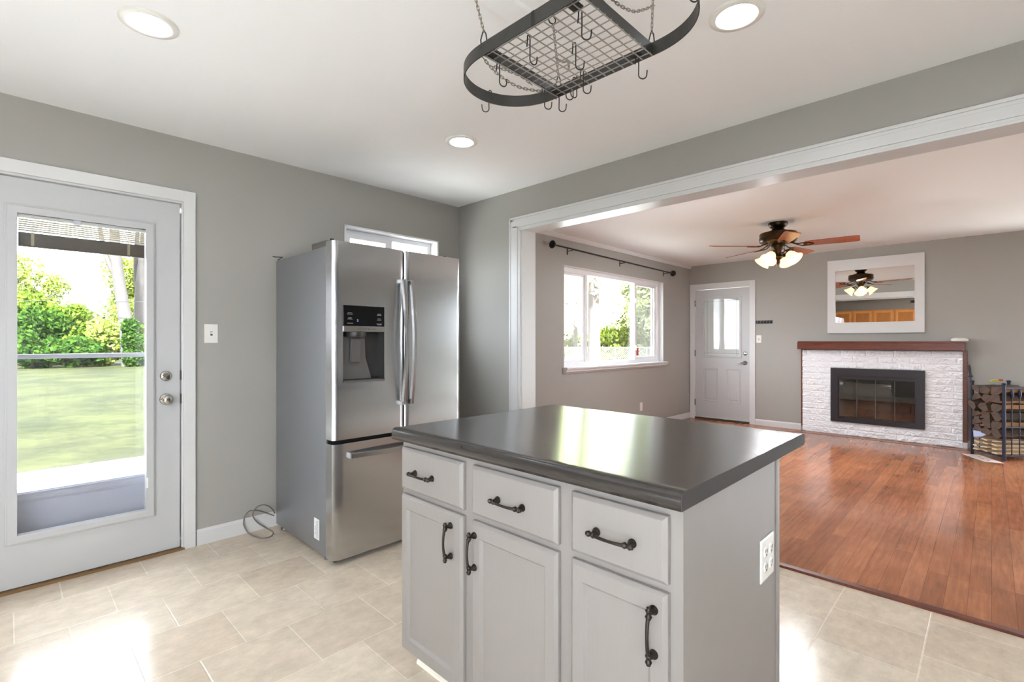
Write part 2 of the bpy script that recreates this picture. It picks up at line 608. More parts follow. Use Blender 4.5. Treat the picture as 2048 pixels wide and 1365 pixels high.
struct('floor_kitchen', MB().box(XW - .12, 2.965, YS - .12, YK + .12, -.15, 0), M['tile'], 'beige travertine-look tile floor of the kitchen')
struct('floor_living', MB().box(2.965, XF + .16, YS - .12, YL + .16, -.15, 0), M['plank'], 'reddish brown hardwood plank floor of the living room')
struct('ceiling_kitchen', MB().box(XW - .12, 2.91, YS - .12, YK + .12, H, H + .12), M['ceil'], 'flat white ceiling of the kitchen')
struct('ceiling_living', MB().box(2.91, XF + .16, YS - .12, YL + .16, H, H + .12), M['ceil'], 'flat white ceiling of the living room')
struct('wall_left', wall_boxes('y', YK, YK + .16, XW - .12, XP, 0, H, [(-.125, .737, 0, 2.062), (1.75, 2.615, 1.25, 2.10)]), M['wall'], 'grey kitchen wall holding the glazed back door')
struct('wall_window', wall_boxes('y', YL, YL + .16, 2.90, XF + .16, 0, H, [(4.441, 6.817, .915, 2.105)]), M['wall'], 'grey living room wall around the wide window')
struct('wall_partition', wall_boxes('x', XP, 2.98, YS - .12, YL + .16, 0, H, [(-1.60, 2.675, 0, 2.135)]), M['wall'], 'grey wall between kitchen and living room, above the wide opening')
struct('wall_fireplace', wall_boxes('x', XF, XF + .16, YS - .12, YL + .16, 0, H, [(-2.5, -.55, .1, 2.2), (2.568, 3.42, 0, 2.062), (.60, 1.50, .20, .84)]), M['wall'], 'grey far wall of the living room behind the fireplace')
struct('wall_behind', wall_boxes('x', XW - .12, XW, YS - .12, YK, 0, H, [(-2.3, .9, .90, 2.25)]), M['wall'], 'light grey kitchen wall seen in the mirror above oak cabinets')
struct('wall_right', wall_boxes('y', YS - .12, YS, XW, XF, 0, H, [(-2.2, -.95, .10, 2.2)]), M['wall'], 'grey wall on the right-hand side of both rooms')

# opening lining and casing
jam = MB()
jam.box(XP - .001, 3.0, 2.655, 2.676, 0, 2.136)
jam.box(XP - .001, 3.0, -1.62, -1.60, 0, 2.136)
jam.box(XP - .001, 3.0, -1.60, 2.655, 2.115, 2.136)
struct('trim_1', jam, M['trim'], 'white lining board inside the wide opening', .002)
cas = MB()
for (o, i, t) in ((2.782, 2.766, .020), (2.766, 2.745, .016), (2.745, 2.690, .019), (2.690, 2.676, .014), (2.676, 2.663, .018)):
    cas.box(XP - t, XP + .0005, i, o, 0, 2.1145 + (i - 2.663) + .006)
for (lo, hi, t) in ((2.122, 2.135, .018), (2.135, 2.15, .014), (2.15, 2.20, .019), (2.20, 2.217, .016), (2.217, 2.233, .020)):
    lo2, hi2 = lo - .014, hi - .014
    cas.box(XP - t, XP + .0005, -1.62, 2.782 - (2.233 - hi), lo2, hi2)
struct('trim_2', cas, M['trim'], 'white moulded casing around the wide opening, kitchen side', .002)
cas2 = MB()
cas2.box(2.98, 3.0, 2.676, 2.77, 0, 2.22)
cas2.box(2.98, 3.0, -1.62, 2.676, 2.136, 2.22)
struct('trim_3', cas2, M['trim'], 'white casing around the wide opening, living room side', .002)
struct('trim_4', MB().prism([(YL, H - .045), (YL - .012, H - .042), (YL - .030, H - .014), (YL - .036, H), (YL, H)], 'x', 2.98, XF), M['trim'], 'narrow white cove moulding over the living room window')
struct('trim_5', MB().prism([(2.945, 0), (2.945, .003), (2.952, .010), (2.985, .012), (2.99, .004), (2.99, 0)], 'y', YS, 2.655), M['mantel'], 'brown wood reducer strip where tile meets hardwood')
struct('trim_6', MB().box(7.50, 7.66, -.05, 1.95, -.002, .004), M['border'], 'hardwood border board in front of the fireplace')
brd = MB().box(.9, 1.755, 1.195, 1.285, 2.42, H)
struct('trim_7', brd, M['ceil'], 'white board on the ceiling above the pot rack', .002)

def baseboard(mb, axis, c, sgn, a0, a1, h=.085):
    p = [(c, 0), (c + sgn * .014, 0), (c + sgn * .014, h - .016), (c + sgn * .006, h), (c, h)]
    if axis == 'x':
        mb.prism([(y, z) for y, z in p], 'x', a0, a1)
    else:
        mb.prism([(x, z) for x, z in p], 'y', a0, a1)
    return mb
bl = MB()
baseboard(bl, 'x', YK, -1, .80, XP - .001, .095)
baseboard(bl, 'x', YK, -1, XW, -.20, .095)
struct('baseboard_left', bl, M['trim'], 'white baseboard along the kitchen wall beside the back door')
bp_ = MB(); baseboard(bp_, 'y', XP, -1, 2.784, YK - .014)
struct('baseboard_partition', bp_, M['trim'], 'white baseboard on the stub of wall beside the opening')
bw = MB(); baseboard(bw, 'x', YL, -1, 3.0, XF - .001)
struct('baseboard_window', bw, M['trim'], 'white baseboard under the living room window')
bf = MB(); baseboard(bf, 'y', XF, -1, 1.90, 2.500); baseboard(bf, 'y', XF, -1, -.50, .198)
struct('baseboard_fireplace', bf, M['trim'], 'white baseboard on the far wall beside the fireplace')

# ------------------------------------------------------------------ door_1: glazed back door
X0, X1 = -.108, .717
dcc = MB()
dcc.box(-.184, -.122, YK - .018, YK + .001, 0, 2.125)
dcc.box(.732, .793, YK - .018, YK + .001, 0, 2.125)
dcc.box(-.122, .732, YK - .018, YK + .001, 2.060, 2.125)
dcc.box(-.125, -.112, YK - .001, YK + .15, 0, 2.062)
dcc.box(.724, .737, YK - .001, YK + .15, 0, 2.062)
dcc.box(-.112, .724, YK - .001, YK + .15, 2.050, 2.062)
struct('trim_8', dcc, M['trim'], 'plain white casing and jamb around the back door', .0015)
struct('trim_9', MB().box(-.125, .737, YK - .02, YK + .15, -.002, .012), M['brass'], 'brown threshold under the back door')
d1 = thing('door_1', ((X0 + X1) / 2, YK + .02, 0), 'white back door with tall glass pane looking onto the lawn', None, None, 'structure')
GX0, GX1, GZ0, GZ1 = .037, .553, .274, 1.853
ys = YK + .006
sl = MB()
fs_ = onY_neg(ys)
sl.ring(X0, X1, .016, 2.043, (GX0 - .012 - X0, X1 - GX1 - .012, GZ0 - .012 - .016, 2.043 - GZ1 - .012), -.042, 0, fs_)
build('slab', sl, M['door'], d1, .0015)
gt = MB()
for (e, h0, h1) in ((.042, 0, .009), (.034, 0, .017), (.017, 0, .009)):
    gt.ring(GX0 - e - .002, GX1 + e + .002, GZ0 - e - .002, GZ1 + e + .016, e + .002, h0, h1, fs_)
gt.ring(GX0 - .014, GX1 + .014, GZ0 - .014, GZ1 + .014, .014, -.03, .004, fs_)
g1 = build('glazing_frame', gt, M['door'], d1, .002)
scr = MB()
for (x, z) in ((.10, 1.90), (.33, 1.90), (.52, 1.897), (.018, 1.80), (.018, 1.55), (.018, 1.1), (.018, .8), (.018, .52), (.018, .33), (.586, 1.6), (.586, .9), (.586, .63), (.586, .36), (.10, .262), (.33, .262), (.52, .262)):
    scr.lathe([(.0035, 0), (.0035, .002), (0, .0025)], (x, ys - .0135 if x not in (.018, .586) else ys - .0135, z), (0, -1, 0), 8)
build('screw', scr, M['screw'], g1)['kind'] = 'stuff'
build('glass_pane', MB().box(GX0 - .005, GX1 + .005, ys + .014, ys + .017, GZ0 - .005, GZ1 + .005), M['glass'], d1)
build('glass_pane', MB().box(GX0 - .005, GX1 + .005, ys + .034, ys + .037, GZ0 - .005, GZ1 + .005), M['glass'], d1)
bld = MB()
zz = 1.846
while zz > 1.785:
    bld.prism([(ys + .019, zz), (ys + .032, zz - .0055), (ys + .032, zz - .0045), (ys + .019, zz + .001)], 'x', GX0 + .004, GX1 - .004)
    zz -= .0105
bb = build('blind_slats', bld, M['blind'], d1)
bst = MB()
zz = 1.780
while zz > 1.722:
    bst.box(GX0 + .004, GX1 - .004, ys + .019, ys + .0325, zz - .0032, zz)
    zz -= .0036
bst.box(GX0 + .004, GX1 - .004, ys + .018, ys + .033, 1.709, 1.722)
build('blind_stack', bst, M['blinddark'], d1)
bcd = MB()
for x in (.092, .478):
    bcd.tube([(x, ys + .0185, 1.85), (x, ys + .0185, 1.715)], .0012, 5)
    bcd.box(x - .006, x + .006, ys + .0165, ys + .018, 1.715, 1.782)
build('blind_cord', bcd, M['blind'], d1)
build('blind_slider', MB().box(.553, .562, ys - .018, ys - .002, .40, .46), M['vinyl'], d1, .002)
build('blind_latch', MB().box(.20, .335, ys - .006, ys + .012, 1.868, 1.876).box(.245, .275, ys - .009, ys + .012, 1.845, 1.876), M['storm'], d1, .002)
kn = MB()
kn.lathe([(.032, 0), (.032, .004), (.027, .009), (.013, .012), (.011, .03), (.016, .036), (.025, .045), (.027, .055), (.022, .064), (.010, .067), (0, .0672)], (.648, ys, .896), (0, -1, 0), 28)
k1 = build('door_knob', kn, M['chrome'], d1)
db = MB()
db.lathe([(.030, 0), (.030, .006), (.026, .012), (.020, .014), (0, .0145)], (.648, ys, 1.032), (0, -1, 0), 28)
k2 = build('deadbolt', db, M['chrome'], d1)
build('thumb_turn', MB().prism([(.630, 1.024), (.664, 1.034), (.666, 1.040), (.632, 1.031)], 'y', ys - .026, ys - .013), M['chrome'], k2, .001)
build('latch_plate', MB().box(.7165, .7238, YK - .004, YK + .002, .866, .922).box(.7165, .7235, YK - .003, YK + .002, 1.005, 1.06), M['slot'], d1)

# storm door outside
d3 = thing('door_3', (.3, YK + .14, 0), 'grey aluminium storm door behind the back door glass', None, None, 'structure')
sy0, sy1 = 3.585, 3.615
sf = MB()
sf.box(-.12, .030, sy0, sy1, .02, 2.03); sf.box(.585, .73, sy0, sy1, .02, 2.03)
sf.box(.030, .585, sy0, sy1, 1.95, 2.03)
sf.box(.030, .585, sy0, sy1, 1.142, 1.166)
build('storm_frame', sf, M['storm'], d3, .003)
kp = MB()
kp.box(.030, .585, sy0 + .004, sy1, .02, .395)
kp.box(.030, .585, sy0 - .004, sy1, .405, .418)
kp.box(.030, .585, sy0, sy1, .395, .452)
kp.box(.030, .585, sy0 - .006, sy1 + .004, .436, .446)
build('kick_panel', kp, M['kick'], d3, .002)
build('storm_glass', MB().box(.03, .585, sy0 + .014, sy0 + .017, .452, 1.142).box(.03, .585, sy0 + .014, sy0 + .017, 1.166, 1.95), M['glass'], d3)

# ------------------------------------------------------------------ door_2: front door
fx = onX_neg(XF)
c2 = MB()
c2.box(XF - .018, XF + .001, 2.500, 2.578, 0, 2.138)
c2.box(XF - .018, XF + .001, 3.410, 3.492, 0, 2.138)
c2.box(XF - .018, XF + .001, 2.578, 3.410, 2.056, 2.138)
c2.box(XF - .001, XF + .15, 2.568, 2.580, 0, 2.062)
c2.box(XF - .001, XF + .15, 3.408, 3.42, 0, 2.062)
c2.box(XF - .001, XF + .15, 2.580, 3.408, 2.050, 2.062)
struct('trim_10', c2, M['trim'], 'white casing around the front door', .002)
struct('trim_11', MB().box(XF - .03, XF + .15, 2.580, 3.408, 0, .028), M['threshold'], 'dark threshold under the front door', .003)
d2 = thing('door_2', (XF + .02, 2.994, 0), 'white front door with half-height etched glass over two panels', None, None, 'structure')
xs = XF + .004
fd = onX_neg(xs)
A0, A1, B0, B1 = 2.584, 3.404, .034, 2.045
ga0, ga1, gb0, gb1 = 2.715, 3.280, .99, 1.91
s2 = MB()
s2.ring(A0, A1, B0, B1, (ga0 - A0, A1 - ga1, gb0 - B0, B1 - gb1), -.042, 0, fd)
build('slab', s2, M['door'], d2, .002)
for (pa, pb) in ((2.722, 2.906), (3.066, 3.270)):
    p = MB()
    p.nested([(pa - .012, pb + .012, .292, .806, -.001), (pa - .012, pb + .012, .292, .806, .001), (pa - .006, pb + .006, .298, .800, .007), (pa + .004, pb - .004, .308, .790, .001), (pa + .022, pb - .022, .326, .772, .0015), (pa + .034, pb - .034, .338, .760, .006)], fd)
    build('raised_panel', p, M['door'], d2)
p = MB()
p.ring(ga0 - .020, ga1 + .020, gb0 - .016, gb1 + .016, .03, -.01, .010, fd)
p.ring(ga0 - .010, ga1 + .010, gb0 - .006, gb1 + .006, .024, -.01, .015, fd)
build('glazing_frame', p, M['door'], d2, .003)
build('glass_pane', MB().box(xs + .012, xs + .016, ga0, ga1, gb0, gb1), M['dimglass'], d2)
# came lines in the etched pane
cm = MB()
for y in (2.775, 3.225):
    cm.box(xs + .010, xs + .012, y - .002, y + .002, gb0 + .012, gb1 - .012)
for z in (1.045, 1.855):
    cm.box(xs + .010, xs + .012, ga0 + .012, ga1 - .012, z - .002, z + .002)
build('glass_border', cm, M['midgrey'], d2)
kb = MB()
kb.lathe([(.031, 0), (.031, .005), (.012, .010), (.011, .034), (0, .036)], (xs, 2.648, .905), (-1, 0, 0), 24)
kb.tube([(xs - .034, 2.648, .905), (xs - .045, 2.66, .905), (xs - .047, 2.70, .906), (xs - .045, 2.745, .903)], [.012, .012, .010, .009], 10)
build('lever_handle', kb, M['chrome'], d2)
build('deadbolt', MB().lathe([(.030, 0), (.030, .006), (.024, .012), (0, .013)], (xs, 2.645, 1.047), (-1, 0, 0), 24).box(xs - .028, xs - .012, 2.628, 2.662, 1.042, 1.052), M['chrome'], d2)
for z in (1.835, 1.04, .26):
    build('hinge', MB().box(XF - .020, XF - .002, 3.398, 3.414, z - .048, z + .048).tube([(XF - .02, 3.406, z - .05), (XF - .02, 3.406, z + .05)], .006, 8), M['chrome'], d2)

# ------------------------------------------------------------------ window_1: living room window
w1 = thing('window_1', (5.63, YL + .1, .90), 'wide white three-part window of the living room', None, None, 'structure')
WX0, WX1, WZ0, WZ1 = 4.441, 6.817, .915, 2.105
rv = MB()
rv.box(WX0 - .001, WX0 + .006, YL - .001, YL + .16, WZ0, WZ1)
rv.box(WX1 - .006, WX1 + .001, YL - .001, YL + .16, WZ0, WZ1)
rv.box(WX0, WX1, YL - .001, YL + .16, WZ1 - .006, WZ1 + .001)
rv.box(WX0, WX1, YL - .001, YL + .16, WZ0 - .001, WZ0 + .006)
build('reveal', rv, M['trim'], w1)
sill = MB().prism([(YL + .02, .890), (YL + .02, .932), (YL - .055, .932), (YL - .062, .924), (YL - .062, .908), (YL - .050, .900), (YL - .046, .880), (YL - .020, .872), (YL - .014, .858), (YL + .0, .858)], 'x', WX0 - .012, WX1 + .045)
build('window_sill', sill, M['trim'], w1, .002)
wf = MB()
fw = onY_neg(YL + .155)
wf.ring(WX0 + .004, WX1 - .004, WZ0 + .004, WZ1 - .004, (.04, .05, .06, .055), 0, .085, fw)
build('frame', wf, M['vinyl'], w1, .003)
m1 = MB()
m1.box(4.965, 5.005, YL + .075, YL + .15, WZ0 + .06, WZ1 - .055)
m1.box(6.125, 6.175, YL + .075, YL + .15, WZ0 + .06, WZ1 - .055)
build('mullion', m1, M['vinyl'], w1, .003)
for (a, b, nm) in ((4.485, 4.965, 0), (6.175, 6.765, 2)):
    s = MB()
    fsash = onY_neg(YL + .125)
    s.ring(a, b, WZ0 + .062, WZ1 - .057, (.030, .040 if nm == 2 else .034, .035, .030), 0, .03, fsash)
    if nm == 2:
        s.box(b - .10, b - .075, YL + .097, YL + .125, WZ0 + .09, WZ1 - .085)
    sash = build('sash', s, M['vinyl'], w1, .003)
    build('glass_pane', MB().box(a + .03, b - .03, YL + .108, YL + .112, WZ0 + .09, WZ1 - .085), M['screen'], sash)
    if nm == 2:
        build('security_sticker', MB().box(6.225, 6.285, YL + .1065, YL + .1078, 1.03, 1.145), M['red'], sash)
build('glass_pane', MB().box(5.005, 6.125, YL + .128, YL + .132, WZ0 + .06, WZ1 - .055), M['glass'], w1)
for z in (1.14, 1.80):
    build('sash_latch', MB().box(6.140, 6.160, YL + .055, YL + .076, z - .035, z + .035).box(6.13, 6.168, YL + .062, YL + .076, z - .02, z + .02), M['vinyl'], w1, .003)

# window_2: small kitchen window over the fridge
w2 = thing('window_2', (2.18, YK + .1, 1.25), 'small white kitchen window half hidden behind the refrigerator', None, None, 'structure')
r2 = MB()
r2.box(1.749, 1.764, YK - .004, YK + .16, 1.25, 2.101); r2.box(2.600, 2.616, YK - .004, YK + .16, 1.25, 2.101)
r2.box(1.749, 2.616, YK - .004, YK + .16, 2.088, 2.101); r2.box(1.749, 2.616, YK - .03, YK + .16, 1.235, 1.25)
build('reveal', r2, M['vinyl'], w2, .002)
r2 = MB()
fk = onY_neg(YK + .15)
r2.ring(1.764, 2.600, 1.25, 2.088, .035, 0, .06, fk)
r2.box(2.165, 2.20, YK + .07, YK + .15, 1.28, 2.06)
r2.ring(1.795, 2.17, 1.28, 2.055, .035, .04, .085, fk)
build('frame', r2, M['vinyl'], w2, .003)
build('glass_pane', MB().box(1.78, 2.59, YK + .12, YK + .123, 1.27, 2.06), M['glass'], w2)

# windows added on the two walls behind the camera to let in fill daylight
def add_fill_window(name, axis, c, a0, a1, z0, z1, label, ncol):
    t = thing(name, (c, (a0 + a1) / 2, z0) if axis == 'x' else ((a0 + a1) / 2, c, z0), label, None, None, 'structure')
    fn = (lambda a, b, h: (c + h, a, b)) if axis == 'x' else (lambda a, b, h: (a, c + h, b))
    m = MB()
    m.ring(a0, a1, z0, z1, .06, -.08, .0, fn)
    for k in range(1, ncol):
        a = a0 + (a1 - a0) * k / ncol
        m.nested([(a - .03, a + .03, z0, z1, -.07), (a - .03, a + .03, z0, z1, -.01)], fn)
    build('frame', m, M['vinyl'], t, .003)
    g = MB()
    g.nested([(a0 + .05, a1 - .05, z0 + .05, z1 - .05, -.04), (a0 + .05, a1 - .05, z0 + .05, z1 - .05, -.036)], fn)
    build('glass_pane', g, M['glass'], t)
add_fill_window('fill_window_3', 'x', XW, -2.3, .9, .90, 2.25, 'kitchen window added for fill light, behind the viewpoint', 2)
add_fill_window('fill_window_4', 'y', YS, -2.2, -.95, .10, 2.2, 'sliding glass doors added to light the kitchen, outside the picture', 2)

# ------------------------------------------------------------------ refrigerator
FX0, FX1, FXM = 1.235, 2.130, 1.690
FR = thing('refrigerator', (1.685, 2.98, 0), 'stainless steel french-door refrigerator in the corner beside the back door', 'refrigerator')
b = MB(); b.box(1.242, 2.124, 2.660, 3.385, .03, 1.765)
build('body', b, M['frside'], FR, .004)
b = MB(); b.box(1.246, 2.120, 2.640, 2.662, .07, 1.775)
build('door_gasket', b, M['gasket'], FR)
b = MB(); b.box(1.26, 2.105, 2.60, 2.66, .012, .062)
build('toe_grille', b, M['gasket'], FR)
for x in (1.275, 2.09):
    build('foot', MB().lathe([(.022, 0), (.022, .012), (.014, .016), (.014, .05)], (x, 2.70, 0), (0, 0, 1), 14), M['midgrey'], FR)
    build('foot', MB().lathe([(.022, 0), (.022, .012), (.014, .016), (.014, .05)], (x, 3.33, 0), (0, 0, 1), 14), M['midgrey'], FR)
for (x0, x1) in ((1.25, 1.33), (2.04, 2.115)):
    build('hinge_cover', MB().box(x0, x1, 2.672, 2.86, 1.765, 1.803), M['midgrey'], FR, .004)
    build('hinge_pin', MB().lathe([(.012, 0), (.012, .03)], ((x0 + x1) / 2 - .02, 2.64, 1.776), (0, 0, 1), 12), M['gasket'], FR)

def door_y(x, xa, xb):
    t = (x - (xa + xb) / 2) / ((xb - xa) / 2)
    return 2.559 - .002 * (1 - abs(t) ** 2.2) + .012 * max(0, (abs(t) - .965) / .035) ** 2

def curved_door(xa, xb, z0, z1, hole=None):
    n = 28
    xs_ = [xa + (xb - xa) * i / n for i in range(n + 1)]
    zs_ = [z0, z1]
    if hole:
        hx0, hx1, hz0, hz1 = hole
        xs_ = sorted([x for x in xs_ if min(abs(x - hx0), abs(x - hx1)) > .006] + [hx0, hx1])
        zs_ = [z0, hz0, hz1, z1]
    m = MB()
    vs, idx = [], {}
    for j, z in enumerate(zs_):
        for i, x in enumerate(xs_):
            idx[i, j] = len(vs)
            vs.append((x, door_y(x, xa, xb), z))
    fs = []
    for j in range(len(zs_) - 1):
        for i in range(len(xs_) - 1):
            if hole and hole[0] < (xs_[i] + xs_[i + 1]) / 2 < hole[1] and hole[2] < (zs_[j] + zs_[j + 1]) / 2 < hole[3]:
                continue
            fs.append((idx[i, j], idx[i + 1, j], idx[i + 1, j + 1], idx[i, j + 1]))
    m.add(vs, fs, True)
    yb = 2.642
    bot = [(x, door_y(x, xa, xb), z0) for x in xs_]
    top = [(x, door_y(x, xa, xb), z1) for x in xs_]
    m.add(bot + [(xb, yb, z0), (xa, yb, z0)], [tuple(range(len(xs_) + 2))])
    m.add(top + [(xb, yb, z1), (xa, yb, z1)], [tuple(range(len(xs_) + 2))])
    for x in (xa, xb):
        m.add([(x, door_y(x, xa, xb), z0), (x, yb, z0), (x, yb, z1), (x, door_y(x, xa, xb), z1)], [(0, 1, 2, 3)])
    m.add([(xa, yb, z0), (xb, yb, z0), (xb, yb, z1), (xa, yb, z1)], [(0, 1, 2, 3)])
    return m

HX0, HX1, HZ0, HZ1 = 1.292, 1.549, 1.004, 1.434
dl = build('door', curved_door(FX0, FXM - .003, .690, 1.785, (HX0, HX1, HZ0, HZ1)), M['steel'], FR)
dr = build('door', curved_door(FXM + .005, FX1, .690, 1.785), M['steel'], FR)
dz = build('drawer', curved_door(FX0, FX1, .032, .668), M['steel'], FR)

def arc_handle(x0, x1, z0, z1, yb, bow, name, parent):
    # flat bar bowed out of the door between two feet
    n = 24
    sec = []
    for i in range(n + 1):
        t = i / n
        y = yb - .030 - bow * sin(pi * t)
        sec.append((y, z0 + (z1 - z0) * t))
    m = MB()
    vs = []
    for (y, z) in sec:
        vs += [(x0, y + .016, z), (x0 + .005, y, z), (x1 - .005, y, z), (x1, y + .016, z)]
    fs = []
    for i in range(n):
        for k in range(4):
            fs.append((i * 4 + k, i * 4 + (k + 1) % 4, (i + 1) * 4 + (k + 1) % 4, (i + 1) * 4 + k))
    m.add(vs, fs, False)
    m.add(vs[:4], [(0, 1, 2, 3)]); m.add(vs[-4:], [(0, 1, 2, 3)])
    for (za, zb) in ((z0, z0 + .022), (z1 - .022, z1)):
        m.box(x0 + .001, x1 - .001, yb - .028, yb + .004, za, zb)
    return build(name, m, M['steelh'], parent, .001)
arc_handle(1.654, 1.681, .853, 1.606, 2.556, .036, 'handle', dl)
arc_handle(1.711, 1.738, .853, 1.606, 2.556, .036, 'handle', dr)
n = 24
hz = MB(); vs = []
for i in range(n + 1):
    t = i / n
    x = 1.325 + (2.035 - 1.325) * t
    y = 2.556 - .030 - .026 * sin(pi * t)
    vs += [(x, y + .012, .582), (x, y, .586), (x, y, .612), (x, y + .012, .616)]
fs = []
for i in range(n):
    for k in range(4):
        fs.append((i * 4 + k, i * 4 + (k + 1) % 4, (i + 1) * 4 + (k + 1) % 4, (i + 1) * 4 + k))
hz.add(vs, fs); hz.add(vs[:4], [(0, 1, 2, 3)]); hz.add(vs[-4:], [(0, 1, 2, 3)])
for xa in (1.325, 2.011):
    hz.box(xa, xa + .024, 2.530, 2.562, .583, .615)
build('handle', hz, M['steelh'], dz, .001)

# water and ice dispenser in the left door
yd = 2.556
cp = build('control_panel', MB().box(HX0 + .001, HX1 - .001, yd - .005, yd + .03, 1.319, HZ1 - .001), M['blackpl'], FR, .003)
mk = MB()
random.seed(4)
for (x, z, wd) in ((1.330, 1.392, .026), (1.330, 1.385, .034), (1.331, 1.364, .020), (1.331, 1.357, .030), (1.331, 1.334, .034),
                   (1.512, 1.391, .020), (1.512, 1.384, .028), (1.512, 1.363, .022), (1.512, 1.356, .026), (1.513, 1.334, .036), (1.513, 1.329, .026)):
    q = x - wd / 2
    while q < x + wd / 2 - .001:
        st = random.uniform(.0016, .004)
        mk.box(q, min(q + st, x + wd / 2), yd - .0056, yd - .0048, z - .0014, z + .0014)
        q += st + .0011
o = build('button_print', mk, M['mark'], cp); o['kind'] = 'stuff'
build('display_mark', MB().box(1.3725, 1.3805, yd - .0056, yd - .0048, 1.344, 1.349).box(1.3725, 1.3805, yd - .0056, yd - .0048, 1.3515, 1.3565), M['bluemark'], cp)
st = build('trim_strip', MB().box(HX0 + .001, HX1 - .001, yd - .007, yd + .03, 1.287, 1.319), M['steelh'], FR, .002)
mk = MB()
for xa in (1.393, 1.424):
    mk.ring(xa, xa + .021, 1.297, 1.308, .0014, 0, .0008, onY_neg(yd - .007))
mk.box(1.372, 1.389, yd - .0078, yd - .007, 1.302, 1.3035); mk.box(1.452, 1.492, yd - .0078, yd - .007, 1.302, 1.3035)
build('strip_print', mk, M['darkgrey'], st)
rc = MB()
zt, zb2 = 1.287, HZ0
rc.add([(HX0, yd, zb2), (HX1, yd, zb2), (HX1, yd, zt), (HX0, yd, zt), (HX0, yd + .075, zb2 + .02), (HX1, yd + .075, zb2 + .02), (HX1, yd + .075, zt), (HX0, yd + .075, zt)],
       [(0, 1, 5, 4), (1, 2, 6, 5), (2, 3, 7, 6), (3, 0, 4, 7), (4, 5, 6, 7)])
build('dispenser_recess', rc, M['darkgrey'], FR)
sp = MB()
sp.prism([(HX0 + .004, 1.26), (HX0 + .004, zb2 + .014), (1.490, zb2 + .014), (1.452, 1.14), (1.448, 1.26)], 'y', yd + .045, yd + .072)
build('splash_plate', sp, M['midgrey'], FR, .004)
sp = MB()
sp.lathe([(.058, 0), (.058, .02), (.050, .03)], (1.385, yd + .034, 1.286), (0, 0, -1), 24)
build('ice_chute', sp, M['darkgrey'], FR)
pd = MB()
pd.prism([(yd + .012, 1.250), (yd + .028, 1.250), (yd + .040, 1.118), (yd + .030, 1.110), (yd + .018, 1.118)], 'x', 1.352, 1.404)
build('dispenser_paddle', pd, M['midgrey'], FR, .005)
build('drip_tray', MB().box(HX0 + .002, HX1 - .002, yd - .008, yd + .07, zb2 - .002, zb2 + .010), M['midgrey'], FR, .002)
lb = build('label_sticker', MB().box(1.2408, 1.2425, 2.742, 2.806, .098, .215), M['label'], FR)
mk = MB()
for z in np.arange(.108, .21, .0085):
    mk.box(1.2402, 1.2409, 2.750, 2.750 + random.uniform(.02, .048), z, z + .003)
o = build('label_print', mk, M['mark'], lb); o['kind'] = 'stuff'
build('water_tube', MB().tube([(1.25, 3.38, 1.70), (1.252, 3.37, 1.772), (1.262, 3.33, 1.784), (1.243, 3.40, 1.792), (1.235, 3.42, 1.797)], .003, 6), M['gasket'], FR)

wl = MB()
pts = [(1.245, 3.415, .09), (1.221, 3.395, .127), (1.2, 3.392, .151), (1.166, 3.39, .169), (1.13, 3.39, .166), (1.106, 3.39, .143), (1.102, 3.392, .112), (1.13, 3.398, .064), (1.165, 3.40, .030), (1.19, 3.39, .008), (1.196, 3.345, .005), (1.189, 3.291, .005), (1.151, 3.245, .005), (1.107, 3.267, .005), (1.086, 3.33, .005), (1.070, 3.385, .018), (1.054, 3.408, .061), (1.053, 3.408, .082), (1.057, 3.41, .109), (1.073, 3.414, .131), (1.101, 3.42, .141), (1.16, 3.425, .12), (1.245, 3.425, .07)]
def smooth_path(P, k=5, closed=False):
    P = [Vector(p) for p in P]
    out = []
    m = len(P)
    for i in range(m - 1):
        a, b_, c, d = P[max(i - 1, 0)], P[i], P[i + 1], P[min(i + 2, m - 1)]
        for j in range(k):
            t = j / k
            out.append(.5 * ((2 * b_) + (c - a) * t + (2 * a - 5 * b_ + 4 * c - d) * t * t + (3 * b_ - a - 3 * c + d) * t ** 3))
    out.append(P[-1])
    return out
wl.tube(smooth_path(pts), .0038, 8)
tag(build('water_line', wl, M['cable']), 'looped grey water line on the tiles beside the refrigerator', 'cable')

# ------------------------------------------------------------------ kitchen island
IS = thing('island_cabinet', (1.38, 1.04, 0), 'greige kitchen island cabinet with three drawers above three doors', 'cabinet')
XFR = 1.042
bd = MB()
bd.box(XFR, 1.705, .490, 1.586, .092, .868)
build('carcass', bd, M['island'], IS, .0015)
tk = MB(); tk.box(1.112, 1.66, .53, 1.577, 0, .094)
build('toe_kick', tk, M['island'], IS)
tk = MB(); tk.prism([(1.112, 0), (1.095, 0), (1.096, .010), (1.103, .017), (1.112, .019)], 'y', .53, 1.577)
tk.v = [(x, y, z) for x, y, z in tk.v]
build('shoe_moulding', tk, M['cream'], IS)
# slim end stile on the face frame and end panel edge
build('end_panel', MB().box(XFR - .002, 1.700, .4865, .4905, .02, .868), M['island'], IS)
build('corner_strip', MB().box(1.688, 1.712, .482, .4905, .02, .868), M['island'], IS, .002)

